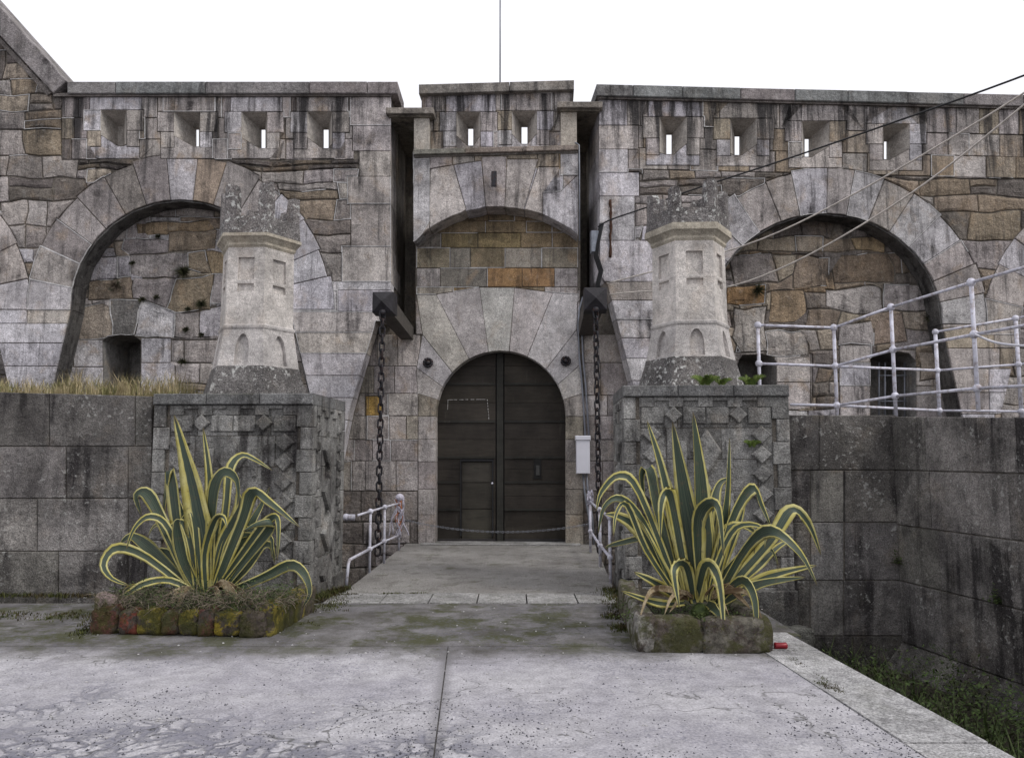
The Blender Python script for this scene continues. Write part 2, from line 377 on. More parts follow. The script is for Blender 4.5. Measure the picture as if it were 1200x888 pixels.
def regions(polys, nh, outline):
    """priority map: earlier polygons win; the first nh are holes; clipped to outline"""
    vs = []; fs = []
    for p in polys+[outline]:
        p = ccw(p); b = len(vs); vs += [Vector(q) for q in p]; fs.append(list(range(b, b+len(p))))
    V, E, Fc, _, _, of = delaunay_2d_cdt(vs, [], fs, 1, 1e-4, True)
    oid = len(polys); by = {}
    for t, ids in zip(Fc, of):
        if oid not in ids: continue
        k = min(ids)
        if k < nh or k == oid: continue
        by.setdefault(k, []).append(tuple(t))
    out = {}
    for k, ts in by.items():
        ed = {}
        for i, t in enumerate(ts):
            for j in range(len(t)): ed[(t[j], t[(j+1) % len(t)])] = i
        seen = set(); comps = []
        for i in range(len(ts)):
            if i in seen: continue
            st = [i]; seen.add(i); cc = []
            while st:
                x = st.pop(); cc.append(x); t = ts[x]
                for j in range(len(t)):
                    y = ed.get((t[(j+1) % len(t)], t[j]))
                    if y is not None and y not in seen: seen.add(y); st.append(y)
            comps.append(cc)
        for cc in comps:
            nx = {}
            cs = set(cc)
            for x in cc:
                t = ts[x]
                for j in range(len(t)):
                    a, b = t[j], t[(j+1) % len(t)]
                    if ed.get((b, a)) not in cs: nx.setdefault(a, []).append(b)
            loops = []
            while nx:
                s0 = next(iter(nx)); l = [s0]; cur = s0
                while True:
                    if cur not in nx: break
                    b = nx[cur].pop(); 
                    if not nx[cur]: del nx[cur]
                    if b == s0: break
                    l.append(b); cur = b
                if len(l) > 2: loops.append([(V[i][0], V[i][1]) for i in l])
            loops.sort(key=lambda q: -abs(area(q)))
            out.setdefault(k, []).append((loops, [[(V[i][0], V[i][1]) for i in ts[x]] for x in cc]))
    return out
def stone_obj(root, pl, loop, it, wbase=0.0, point=None):
    j = it.get('joint', .008)*R.uniform(.7, 1.3)
    p = clean(loop)
    if len(p) < 3 or area(p) < .003: return
    a = inset(p, j)
    if area(a) < .0015: return
    bv = it.get('bev', .008); b = inset(a, bv)
    if area(b) < .0008: b = inset(a, .002)
    pr = it.get('proud', 0)+R.uniform(-1, 1)*it.get('vary', .006); dep = it.get('depth', .12)
    cx = sum(q[0] for q in a)/len(a); cy = sum(q[1] for q in a)/len(a)
    tx, ty = R.uniform(-1, 1)*it.get('tilt', .008), R.uniform(-1, 1)*it.get('tilt', .008)
    def wv(q): return wbase+pr+(q[0]-cx)*tx+(q[1]-cy)*ty
    n = len(a); m = MB()
    V = [pl.P(q[0], q[1], wbase-dep) for q in a]+[pl.P(q[0], q[1], wv(q)-bv) for q in a]+[pl.P(q[0], q[1], wv(q)) for q in b]
    f = []
    for i in range(n):
        k = (i+1) % n; f += [(i, k, n+k, n+i), (n+i, n+k, 2*n+k, 2*n+i)]
    bl = it.get('bulge', 0)
    if bl and n < 26:
        s = .62; c = [(cx+(q[0]-cx)*s, cy+(q[1]-cy)*s) for q in b]
        V += [pl.P(q[0], q[1], wv(q)+bl*R.uniform(.3, 1.3)) for q in c]
        for i in range(n):
            k = (i+1) % n; f.append((2*n+i, 2*n+k, 3*n+k, 3*n+i))
        f.append(tuple(range(3*n, 4*n)))
    else: f.append(tuple(range(2*n, 3*n)))
    m.add(V, f, False)
    c = it.get('col', (.3, .29, .28)); v = R.uniform(.86, 1.14)*it.get('val', 1)
    o = m.build(it.get('name', 'stone'), it.get('mat', M_GRAN), root, (c[0]*v, c[1]*v*R.uniform(.985, 1.01), c[2]*v*R.uniform(.96, 1.03), 1))
    if point is not None and R.random() < it.get('white', 0):
        bb = inset(p, .011); i0 = R.randrange(n) if n == len(p) else 0; k0 = R.randint(1, max(1, len(p)))
        for q in range(k0):
            i = (i0+q) % len(p); k = (i+1) % len(p); W = wbase+pr+.007
            A = [p[i], p[k], bb[k], bb[i]]
            point.add([pl.P(x[0], x[1], W) for x in A]+[pl.P(x[0], x[1], W-.02) for x in A], [(0, 1, 2, 3), (2, 6, 7, 3), (0, 4, 5, 1)])
    return o
def masonry(root, pl, wd, holes, items, outline):
    """all polygons given in photo pixels, measured onto the plane pl at stand-off wd"""
    T = lambda P: [pl.uv(x, y, wd) for x, y in P]
    pol = [T(h) for h in holes]+[T(i['p']) for i in items]
    rg = regions(pol, len(holes), T(outline)); pt = MB(); cnt = {}
    for k in sorted(rg):
        it = items[k-len(holes)]
        for loops, tris in rg[k]:
            stone_obj(root, pl, ccw(loops[0]), it, wd, pt)
    if pt.v: pt.build('pointing', M_POINT, root, kind='stuff')
def grow(p, s, c=None):
    cx = sum(q[0] for q in p)/len(p); cy = sum(q[1] for q in p)/len(p)
    return [(cx+(x-cx)*s, cy+(y-cy)*s) for x, y in p]
def core(root, pl, w0, w1, outline, holes, name='wall_core', mat=None):
    T = lambda P: [pl.uv(x, y, w0) for x, y in P]
    rg = regions([T(h) for h in holes]+[T(outline)], len(holes), T(outline)); m = MB()
    for k in rg:
        for loops, tris in rg[k]:
            for t in tris:
                t = ccw(t); m.add([pl.P(x, y, w0) for x, y in t], [(0, 1, 2)]); m.add([pl.P(x, y, w1) for x, y in t], [(2, 1, 0)])
            for l in loops:
                n = len(l); m.add([pl.P(x, y, w0) for x, y in l]+[pl.P(x, y, w1) for x, y in l], [(i, n+i, n+(i+1) % n, (i+1) % n) for i in range(n)])
    return m.build(name, mat or M_MORT, root)
def prism(root, pl, w0, w1, poly, name, mat, col=None, wm=0.0, px=True, bev=0.0):
    q = ccw([pl.uv(x, y, wm) for x, y in poly] if px else poly); n = len(q); m = MB()
    if bev:
        b = inset(q, bev)
        V = [pl.P(x, y, w1) for x, y in q]+[pl.P(x, y, w0-bev) for x, y in q]+[pl.P(x, y, w0) for x, y in b]
        f = [tuple(range(n-1, -1, -1)), tuple(range(2*n, 3*n))]
        for i in range(n):
            k = (i+1) % n; f += [(i, k, n+k, n+i), (n+i, n+k, 2*n+k, 2*n+i)]
    else:
        V = [pl.P(x, y, w1) for x, y in q]+[pl.P(x, y, w0) for x, y in q]
        f = [tuple(range(n-1, -1, -1)), tuple(range(n, 2*n))]+[(i, (i+1) % n, n+(i+1) % n, n+i) for i in range(n)]
    m.add(V, f); return m.build(name, mat, root, col)
def rect(x0, y0, x1, y1): return [(x0, y0), (x1, y0), (x1, y1), (x0, y1)]
def warp(p, amp=5.0, s=.02, seed=0):
    q = []
    for x, y in p:
        n = noise.noise_vector(Vector((x*s, y*s, seed))); q.append((x+n.x*amp*1.4, y+n.y*amp))
    return q
def dens(p, step=14):
    o = []
    for i in range(len(p)):
        a, b = p[i], p[(i+1) % len(p)]; n = max(1, int(math.hypot(b[0]-a[0], b[1]-a[1])/step))
        o += [(a[0]+(b[0]-a[0])*k/n, a[1]+(b[1]-a[1])*k/n) for k in range(n)]
    return o
GREY = (.45, .412, .395); GREY2 = (.35, .318, .305); TAN = (.40, .345, .28); ORANGE = (.37, .28, .185); DARK = (.21, .185, .17); PALE = (.53, .51, .535); BROWN = (.30, .245, .19)
def pick(ws): 
    r = R.random()*sum(w_ for _, w_ in ws)
    for c, w_ in ws:
        r -= w_
        if r <= 0: return c
    return ws[-1][0]
MIXR = [(GREY2, 3), (TAN, 1.3), (BROWN, 2.4), (ORANGE, .3), (DARK, 2.4), (GREY, 2.6)]
MIXG = [(GREY, 5), (GREY2, 3), (PALE, 2), (TAN, .5)]
def rubble(x0, y0, x1, y1, rh, bw, mix=MIXR, amp=5, step=14, seed=0, **k):
    out = []; y = y0
    while y < y1-2:
        h = rh*R.uniform(.75, 1.3); yb = min(y+h, y1)
        if y1-yb < rh*.4: yb = y1
        x = x0-R.uniform(0, bw)
        while x < x1:
            w_ = bw*R.uniform(.55, 1.5)
            if R.random() < .18 and yb-y > 16:   # two thin stones in place of one
                ym = y+(yb-y)*R.uniform(.4, .6); rs = [(y, ym), (ym, yb)]
            else: rs = [(y, yb)]
            for a, b in rs:
                d = dict(p=warp(dens(rect(x, a, x+w_, b), step), amp, .03, seed), col=pick(mix), mat=M_RUB, joint=.012, bulge=.016, vary=.010, tilt=.02, bev=.010, white=.12)
                d.update(k); out.append(d)
            x += w_
        y = yb
    return out
def course(y0, y1, xs, mix=MIXG, **k):
    out = []
    for a, b in zip(xs[:-1], xs[1:]):
        d = dict(p=rect(a, y0, b, y1), col=pick(mix), white=.15); d.update(k); out.append(d)
    return out
def breaks(x0, x1, bw, ph=0.0):
    xs = [x0]; x = x0+bw*R.uniform(.4, 1.0)
    while x < x1-bw*.35: xs.append(x); x += bw*R.uniform(.75, 1.3)
    return xs+[x1]
def ell(cx, cy, a, b, t): return (cx-a*math.cos(t), cy-b*math.sin(t))
def arch_poly(cx, cy, a, b, spread, yb, n=22):
    p = [ell(cx, cy, a, b, math.pi*i/n) for i in range(n+1)]
    return [(cx-a-spread, yb)]+p+[(cx+a+spread, yb)]
def voussoirs(cx, cy, a, b, th, n, t0=0.0, t1=math.pi, **k):
    ts = [t0+(t1-t0)*i/n for i in range(n+1)]; ts = [ts[0]]+[t+R.uniform(-.02, .02) for t in ts[1:-1]]+[ts[-1]]
    out = []
    for i in range(n):
        s = [ts[i]+(ts[i+1]-ts[i])*q/2 for q in range(3)]; h = th*R.uniform(.94, 1.08)
        d = dict(p=[ell(cx, cy, a-2, b-2, t) for t in s]+[ell(cx, cy, a+h, b+h, t) for t in s[::-1]], name='voussoir', col=pick([(PALE, 2), (GREY, 3), (GREY2, 1)]), mat=M_VOU, depth=.43, joint=.007, bev=.01, vary=.008, white=.22)
        d.update(k); out.append(d)
    return out
# ------------------------------------------------------------------ planes of the fort
GA = -math.atan(44/933)
g0 = on_z(586, 637, 0)
G = Plane((g0.x, g0.y), GA)                        # recessed wall that carries the door
HD = .55                                           # the hood, the parapet and the wings stand this far forward
hp = G.off(HD)
uL, _ = G.uv(462, 300, HD); uR, _ = G.uv(701, 300, HD)
LW = Plane(G.P(uL, 0, HD), 0.0)
RW = Plane(G.P(uR, 0, HD), rad(3.0))
RD = .46                                            # depth of the blind arches
T = .72
# ------------------------------------------------------------------ ground
MZ = -.75
EDGE = [on_z(921, 741), on_z(1190, 888)]
kd = (EDGE[1]-EDGE[0]); kd.z = 0; kd.normalize(); kn = Vector((kd.y, -kd.x, 0)) # towards -x side?
if kn.x > 0: kn = -kn
def kerbpt(t, s, z=0): return EDGE[0]+kd*t+kn*s+Vector((0, 0, z))
terrain = MB(); terrain.add([(-300, -300, -3.4), (300, -300, -3.4), (300, 400, -3.4), (-300, 400, -3.4)], [(0, 1, 2, 3)])
tag(terrain.build('terrain', M_SOIL), 'bare low ground around the fort reaching to the horizon', 'ground', kind='structure')
def slab(name, pts, z0, z1, mat, parent=None, col=None):
    m = MB(); n = len(pts)
    m.add([(p[0], p[1], z1) for p in pts]+[(p[0], p[1], z0) for p in pts], [tuple(range(n)), tuple(range(2*n-1, n-1, -1))]+[(i, n+i, n+(i+1) % n, (i+1) % n) for i in range(n)])
    return m.build(name, mat, parent, col)
grd = slab('ground', [(-30, -30), tuple(kerbpt(11, .02)[:2]) if False else (kerbpt(34, .02).x, kerbpt(34, .02).y), (kerbpt(-.6, .02).x, kerbpt(-.6, .02).y), (kerbpt(-.6, .02).x, 9.0), (-30, 9.0)][::1], -3.3, -.012, M_DIRT)
tag(grd, 'solid ground of the forecourt under the worn concrete', 'ground', kind='structure')
J1 = on_z(525, 757); J2 = on_z(508, 888); jd = (J2-J1).normalized(); jx = J1.y
YS0 = on_z(560, 707).y; YS1 = on_z(560, 695.5).y
kx = lambda y, s: kerbpt((EDGE[0].y-y)/abs(kd.y), s).x
kin = .47
def bay(pts): slab('concrete_bay', pts, -.15, 0, M_GROUND, grd)
jl = lambda y: J1.x+jd.x/jd.y*(y-J1.y)
bay([(-30, -30), (jl(-30)-.004, -30), (jl(jx)-.004, jx-.004), (-30, jx-.004)])
bay([(jl(-30)+.000, -30), (kx(-30, kin)-.01, -30), (kx(jx, kin)-.01, jx-.004), (jl(jx)+.006, jx-.004)])
bay([(-30, jx+.008), (kx(jx, kin)-.01, jx+.008), (kx(7.2, kin)-.01, 7.3), (2.6, 7.35), (2.6, YS0-.006), (-30, YS0-.006)])
# kerb slabs at the edge of the forecourt
kerb = thing('kerb', kerbpt(0, 0), kind='structure'); tag(kerb, 'pale granite kerb slabs along the edge of the drop at right', 'kerb')
ys = [on_z(940, 741).y, on_z(1000, 762).y, on_z(1010, 807.5).y, on_z(1110, 871).y]+[on_z(1110, 871).y-1.15*i for i in range(1, 9)]
for a, b in zip(ys[:-1], ys[1:]):
    s0, s1 = (.0, kin)
    slab('kerb_slab', [(kx(b, s1), b+.008), (kx(b, s0), b+.008), (kx(a, s0), a-.008), (kx(a, s1), a-.008)], -.5, .006+R.uniform(-.004, .004), M_KERB, kerb)
# wall under the kerb, moat floor
mo = slab('moat_floor', [(kx(-30, .1), -30), (14, -30), (14, 9.6), (kx(9.6, .1), 9.6)], -3.2, MZ, M_SOIL); tag(mo, 'weedy earth floor of the dry moat at right', 'ground', kind='structure')
bk = MB(); bk.hexa([(kx(-30, .3), -30, -3), (kx(-30, .02), -30, -3), (kx(7.35, .02), 7.35, -3), (kx(7.35, .3), 7.35, -3), (kx(-30, .3), -30, -.03), (kx(-30, .02), -30, -.03), (kx(7.35, .02), 7.35, -.03), (kx(7.35, .3), 7.35, -.03)])
tag(bk.build('retaining_wall', M_MOAT, None, (.2, .2, .19, 1)), 'low retaining wall dropping from the pale kerb slabs into the moat', 'wall')
# threshold slabs
th = thing('threshold', (0, YS0, 0), kind='structure'); tag(th, 'row of pale granite slabs laid across the start of the bridge', 'paving')
xs = [on_z(x, 701).x for x in (385, 450, 505, 560, 617, 675, 722)]
for a, b in zip(xs[:-1], xs[1:]): slab('paving_slab', [(a+.008, YS0), (b-.008, YS0), (b-.008, YS1), (a+.008, YS1)], -.2, .008+R.uniform(-.003, .003), M_SLAB, th)
# bridge deck
uDL = -2.2; 
bx = lambda px, py: on_z(px, py)
dl0, dr0 = bx(400, 696), bx(722, 696)
deck = slab('bridge_deck', [(dl0.x, YS1+.006), (dr0.x, YS1+.006), G.P(1.75, 0, -.4)[:2], G.P(-1.75, 0, -.4)[:2]], -.35, 0, M_DECK); tag(deck, 'worn gravelly bridge deck leading up to the gate', 'bridge', kind='structure')
sill = MB(); sill.pbox(G, *sorted((G.uv(495, 640)[0], G.uv(680, 640)[0])), 0.003, .02, -.25, .28, .004); tag(sill.build('door_step', M_SLAB), 'flat stone sill at the foot of the gate', 'step', kind='structure')
# ------------------------------------------------------------------ loophole helper
def loop_hole(x0, y0, x1, y1, sx0, sx1, sy0, dl=12, dr=12):
    front = [(x0, y0), (x1, y0), (x1, y1-dr), (min(sx1, x1-.5), y1), (max(sx0, x0+.5), y1), (x0, y1-dl)]
    return dict(front=front, slit=[(sx0, sy0), (sx1, sy0), (sx1, y1), (sx1, y1), (sx0, y1), (sx0, y1)])
def funnel(root, pl, wd, L, blocked=False, dep=.45):
    f = [pl.uv(x, y, wd) for x, y in L['front']]; s = [pl.uv(x, y, wd-dep) for x, y in L['slit']]
    V = [pl.P(u, v, wd) for u, v in f]+[pl.P(u, v, wd-dep) for u, v in s]+[pl.P(u, v, wd-dep-.14) for u, v in s]
    m = MB(); n = 6; F_ = []
    for r_ in (0, 1):
        for i in range(n):
            k = (i+1) % n; F_.append((r_*n+i, r_*n+k, (r_+1)*n+k, (r_+1)*n+i))
    if blocked: F_.append((6, 7, 8, 10))
    m.add(V, F_); m.build('embrasure', M_CLEAN, root, (.44, .41, .38, 1))
def surround(x0, y0, x1, y1, ytop, ybot):
    o = []
    A = 16; c = lambda: pick([(GREY, 3), (PALE, 2), (TAN, .25)])
    k = dict(mat=M_GRAN, joint=.005, vary=.004, name='surround_stone', white=.1)
    ym = (y0+y1)/2+3
    o.append(dict(p=rect(x0-A+3, ytop, x1+A+2, y0), col=c(), **k))
    o.append(dict(p=rect(x0-A-4, y0, x0, ym), col=c(), **k)); o.append(dict(p=rect(x1, y0, x1+A+4, ym), col=c(), **k))
    o.append(dict(p=rect(x0-A, ym, x0, y1+1), col=c(), **k)); o.append(dict(p=rect(x1, ym, x1+A-1, y1+1), col=c(), **k))
    o.append(dict(p=rect(x0-A, y1-12, x1+A-1, ybot), col=c(), **k))
    return o
# ------------------------------------------------------------------ left wing
def recess(root, pl, cx, cy, a, b, spread, windows, items, yb=520):
    out = [(cx-a-spread-18, yb), (cx-a-22, cy), (cx-a-12, cy-b*.6), (cx, cy-b-14), (cx+a+12, cy-b*.6), (cx+a+22, cy), (cx+a+spread+18, yb)]
    core(root, pl, -RD-.03, -RD-.5, out, windows, 'recess_core')
    masonry(root, pl, -RD, windows, items, out)
def shade_lining(root, pl, cx, cy, a, b, spread, yb):
    # thin strips added inside the arch, coloured dark as painted soffit shade
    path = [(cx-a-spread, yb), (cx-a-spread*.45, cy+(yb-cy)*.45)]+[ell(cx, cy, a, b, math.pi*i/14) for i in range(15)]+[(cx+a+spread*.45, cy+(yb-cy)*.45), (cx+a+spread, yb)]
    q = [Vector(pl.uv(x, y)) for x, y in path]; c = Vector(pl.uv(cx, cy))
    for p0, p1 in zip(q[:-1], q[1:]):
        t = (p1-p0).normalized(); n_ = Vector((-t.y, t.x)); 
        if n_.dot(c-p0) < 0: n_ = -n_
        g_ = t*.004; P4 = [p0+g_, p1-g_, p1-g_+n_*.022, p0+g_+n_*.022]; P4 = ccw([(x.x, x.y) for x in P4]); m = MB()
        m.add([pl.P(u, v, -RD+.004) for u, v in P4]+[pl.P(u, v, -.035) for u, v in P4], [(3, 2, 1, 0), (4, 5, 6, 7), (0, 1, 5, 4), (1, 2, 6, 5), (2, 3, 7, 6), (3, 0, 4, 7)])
        m.build('shade_strip', M_SOFSHADE, root, (.15, .145, .14, 1))
def window(root, pl, poly, dep=1.1, wd=-RD):
    q = [pl.uv(x, y, wd) for x, y in poly]; n = len(q); m = MB()
    m.add([pl.P(u, v, wd-.02) for u, v in q]+[pl.P(u, v, wd-dep) for u, v in q], [(i, (i+1) % n, n+(i+1) % n, n+i) for i in range(n)]+[tuple(range(n, 2*n))])
    m.build('window_recess', M_VOU, root, (.27, .26, .25, 1))
lw = thing('fort_wall', LW.P(-3, 0, 0), 'weathered granite fort wall left of the gate with a blind arch and four loopholes', 'wall')
LA = arch_poly(211, 363, 129, 129, 36, 520); LA0 = arch_poly(-140, 363, 129, 129, 36, 520)
LH = [loop_hole(118, 129, 148, 171, 138, 144.5, 148, 13, 2), loop_hole(204, 131, 234, 172, 227, 233, 149, 13, 1), loop_hole(283, 131, 312.5, 174, 304, 311, 149, 13, 2), loop_hole(360, 131, 389, 174, 377.5, 385, 149, 13, 5)]
EL = [(458, 112), (458, 376), (440, 376), (436, 392), (424, 432), (410, 480), (398, 540)]
outL = [(-210, -190), (-160, -150), (64, 104), (75, 109)]+EL+[(-210, 540)]
it = []
for L in LH:
    f = L['front']; it += surround(f[0][0], f[0][1], f[1][0], f[3][1], 110, 186)
vv = voussoirs(211, 363, 129, 129, 50, 15); vv[8]['col'] = (.29, .235, .19); vv[9]['val'] = .6; vv[10]['val'] = .75
for q, v_ in zip(vv, (.9, .85, .8, .72, .62, .6, .7, .75, 1, .6, .75, .85, .9, 1, 1)): q['val'] = v_
it += vv+voussoirs(-140, 363, 129, 129, 50, 14)
QX = [(110, 147, 412), (147, 177, 414), (177, 207, 424), (207, 239, 410), (239, 289, 414), (289, 330, 400)]
for a, b, x in QX: it.append(dict(p=rect(x+R.uniform(-3, 3), a, 458, b), name='quoin', col=pick([(GREY, 2), (PALE, 2), (GREY2, 1)]), depth=1.3, joint=.005, vary=.004, mat=M_VOU, white=.3))
yy = [330, 340, 365, 389, 414, 440, 466, 492, 540]
for a, b in zip(yy[:-1], yy[1:]): it += course(a, b, [330, 396 if a < 345 else (388 if a < 360 else 600), 600], [(PALE, 3), (GREY, 2)], name='pier_stone', depth=.43, joint=.005, vary=.004, mat=M_VOU) if a < 360 else course(a, b, [330, 600], [(PALE, 3), (GREY, 2)], name='pier_stone', depth=.43, joint=.006, vary=.004, mat=M_VOU)
yy = [355, 379, 402, 429, 455, 482, 540]
for a, b in zip(yy[:-1], yy[1:]): it += course(a, b, [-60, 34+R.uniform(-8, 8) if a < 360 else -59, 200], [(PALE, 3), (GREY, 2)], name='pier_stone', depth=.43, joint=.006, vary=.004, mat=M_VOU)
for a, b in ((110, 138), (138, 163), (163, 187)): it += course(a, b, breaks(72, 415, 24), [(GREY, 3), (GREY2, 3), (TAN, .7), (DARK, 1)], joint=.008, vary=.012)
it += rubble(-220, -200, 110, 110, 34, 46, MIXR, seed=1)+rubble(-220, 110, 80, 235, 26, 44, MIXR+[(GREY, 3)], seed=1)
it += rubble(75, 187, 470, 200, 9, 40, [(DARK, 3), (BROWN, 1)], seed=2, white=0, val=.6)+rubble(75, 199, 470, 215, 16, 50, MIXR, seed=2)+rubble(-220, 205, 130, 400, 30, 34, MIXG+[(BROWN, 2)], seed=3)+rubble(300, 210, 470, 345, 30, 50, MIXR, seed=2, white=.4)
masonry(lw, LW, 0, [LA, LA0]+[L['front'] for L in LH], it, outL)
core(lw, LW, -.03, -T, [(-210, -190), (-160, -148), (64, 106), (75, 111), (455, 114), (455, 374), (436, 378), (394, 540), (-210, 540)], [grow(LA, 1.03), grow(LA0, 1.03)]+[grow(L['front'], .985) for L in LH])
for i, L in enumerate(LH): funnel(lw, LW, 0, L, i == 0)
it = []
WL = [(121, 470), (120, 400), (126, 394), (142, 392), (158, 394), (165, 399), (165, 470)]
cs = lambda y0, y1, xs, c, **k: course(y0, y1, xs, c, joint=.006, **k)
G_ = [(GREY, 3), (PALE, 3), (GREY2, 1)]
it += [dict(p=rect(86, 398, 121, 430), col=PALE, name='jamb_stone'), dict(p=rect(80, 430, 121, 480), col=PALE, name='jamb_stone'), dict(p=rect(165, 396, 200, 425), col=PALE, name='jamb_stone'), dict(p=rect(165, 425, 205, 480), col=PALE, name='jamb_stone')]
raw = [([(88, 362), (129, 352), (132, 394), (120, 397), (86, 398)], TAN), ([(129, 350), (167, 352), (157, 392), (132, 394)], (.22, .21, .21)), ([(167, 352), (205, 365), (203, 396), (157, 393)], PALE), ([(105, 330), (155, 324), (156, 350), (129, 350), (103, 352)], BROWN), ([(156, 325), (206, 326), (194, 364), (167, 352), (156, 350)], GREY2), ([(150, 298), (219, 296), (222, 312), (206, 326), (152, 324)], GREY2), ([(144, 280), (198, 280), (198, 296), (150, 298), (140, 292)], GREY2), ([(198, 272), (252, 270), (252, 292), (198, 295)], BROWN), ([(160, 262), (245, 258), (250, 272), (198, 274), (160, 276)], ORANGE), ([(219, 296), (240, 293), (246, 322), (222, 314)], BROWN), ([(240, 293), (270, 292), (270, 320), (246, 322)], (.38, .30, .19)), ([(206, 326), (250, 322), (246, 364), (194, 366)], (.35, .29, .21)), ([(250, 322), (270, 320), (270, 356), (246, 357)], GREY), ([(205, 366), (234, 366), (234, 396), (203, 396)], GREY2), ([(234, 366), (262, 358), (270, 395), (234, 396)], PALE)]
for p_, c_ in raw: it.append(dict(p=warp(dens(p_, 12), 3, .05, 4), col=c_, mat=M_RUB, joint=.010, bulge=.015, vary=.012, white=.5))
it += rubble(60, 225, 300, 470, 24, 38, [(GREY, 3), (PALE, 2), (BROWN, 1), (TAN, 1)], seed=5, amp=3, white=.3)
it += course(396, 424, [205, 240, 270, 300, 330, 380], G_)+course(424, 450, [205, 232, 262, 300, 340, 380], G_)+course(450, 480, [40, 100, 205, 262, 300, 340, 400], G_)
it += rubble(250, 200, 400, 560, 26, 40, MIXG, seed=6)+rubble(20, 380, 200, 560, 26, 40, MIXG, seed=6)
recess(lw, LW, 211, 363, 129, 129, 36, [WL], it)
window(lw, LW, WL)
shade_lining(lw, LW, 211, 363, 129, 129, 36, 520)
recess(lw, LW, -140, 363, 129, 129, 36, [], rubble(-330, 200, 60, 560, 26, 40, MIXG, seed=8))
def coping(root, pl, segs, y0, y1, w0=.10, w1=-.82, mat=M_TOP, yf=None, name='coping_stone'):
    for a, b in zip(segs[:-1], segs[1:]):
        ya, yb_ = (yf(a), yf(b)) if yf else (0, 0)
        p = [(a+.35, y0+ya), (b-.35, y0+yb_), (b-.35, y1+yb_), (a+.35, y1+ya)]
        d = R.uniform(-.006, .006)
        prism(root, pl, w0+d, w1, p, name, mat, (.25+R.uniform(-.03, .03), .235, .235, 1), wm=w0, bev=.014)
coping(lw, LW, [78, 135, 240, 362, 430, 466], 95.5, 109.5)
ux = [(78, 95), (0, 8), (-80, -82), (-165, -176)]; lx = [(62, 109), (0, 42), (-85, -55), (-172, -150)]
for i in range(3):
    prism(lw, LW, .10, -.82, [ux[i], ux[i+1], lx[i+1], lx[i]], 'coping_stone', M_TOP, (.27, .25, .25, 1), wm=.1, bev=.014)
prism(lw, LW, .04, -.5, [(60, 109), (0, 44), (-80, -42), (-83, -36), (0, 51), (55, 112)], 'string_course', M_TOP, (.2, .18, .17, 1), wm=.04)
prism(lw, LW, .05, -.5, [(62, 109.5), (459, 109.5), (459, 112.5), (62, 113)], 'string_course', M_TOP, (.2, .18, .17, 1), wm=.05)
# ------------------------------------------------------------------ right wing
rw = thing('fort_wall', RW.P(3, 0, 0), 'weathered granite fort wall right of the gate with a blind arch behind white railings', 'wall')
ry = lambda x: (x-697)*.0245
RA = arch_poly(967, 380, 138, 130, 34, 540); RA2 = arch_poly(1345, 392, 150, 140, 34, 540)
RH = [loop_hole(773, 137, 805, 181, 781, 789, 155, 2, 13), loop_hole(856, 139, 887, 182, 861, 869, 157, 2, 13), loop_hole(940, 142, 972, 184, 943, 951, 160, 1, 13), loop_hole(1035, 145, 1066, 187, 1036, 1043, 163, 1, 13)]
outR = [(701, 113), (1420, 130), (1420, 560), (757, 560), (741, 449), (718, 358), (712, 335), (703, 322)]
it = []
for L in RH:
    f = L['front']; it += surround(f[0][0], f[0][1], f[1][0], f[3][1], 114+ry(f[0][0]), f[3][1]+13)
it += voussoirs(967, 380, 138, 130, 51, 16, val=.78)+voussoirs(1345, 392, 150, 140, 46, 14)
QR = [(112, 147, 735), (147, 175, 748), (175, 202, 736), (202, 230, 749), (230, 282, 744), (282, 330, 765), (330, 352, 775)]
for a, b, x in QR: it.append(dict(p=rect(700, a, x, b), name='quoin', col=pick([(GREY, 2), (PALE, 2), (TAN, .3)]), depth=1.3, joint=.005, vary=.004, mat=M_VOU, white=.15))
yy = [352, 374, 396, 420, 446, 472, 560]
for a, b in zip(yy[:-1], yy[1:]): it += course(a, b, [700, 860], [(PALE, 3), (GREY, 2)], name='pier_stone', depth=.43, joint=.006, vary=.004, mat=M_VOU)
yy = [360, 384, 408, 432, 460, 485, 560]
for a, b in zip(yy[:-1], yy[1:]): it += course(a, b, [1080, 1166+R.uniform(-10, 10), 1300], [(GREY, 3), (PALE, 2), (TAN, .7)], name='pier_stone', depth=.43, joint=.006, vary=.004, mat=M_VOU)
for a, b in ((112, 146), (146, 172), (172, 197)):
    for d in course(a, b, breaks(700, 1420, 30), [(GREY, 3), (GREY2, 3), (TAN, 1.4), (BROWN, 1)], joint=.008, vary=.012):
        d['p'] = [(x, y+ry(x)) for x, y in d['p']]; it.append(d)
it += rubble(700, 192, 1420, 230, 15, 50, [(DARK, 2), (BROWN, 2), (GREY2, 1)], seed=11)+rubble(1060, 225, 1420, 345, 27, 56, [(BROWN, 3), (DARK, 3), (ORANGE, .5), (GREY2, 1.5)], seed=12, white=.05)+rubble(700, 210, 900, 400, 30, 44, MIXG, seed=13)+rubble(1060, 300, 1420, 560, 28, 50, MIXG, seed=13)
masonry(rw, RW, 0, [RA, RA2]+[L['front'] for L in RH], it, outR)
core(rw, RW, -.03, -T, [(704, 115), (1420, 132), (1420, 560), (762, 560), (745, 449), (722, 358), (716, 335), (706, 322)], [grow(RA, 1.03), grow(RA2, 1.03)]+[grow(L['front'], .985) for L in RH])
for L in RH: funnel(rw, RW, 0, L)
WR1 = [(864, 480), (864, 424), (870, 417), (888, 414), (904, 417), (910, 424), (910, 480)]; WR2 = [(1020, 500), (1020, 420), (1030, 414), (1048, 412), (1066, 415), (1074, 424), (1074, 500)]
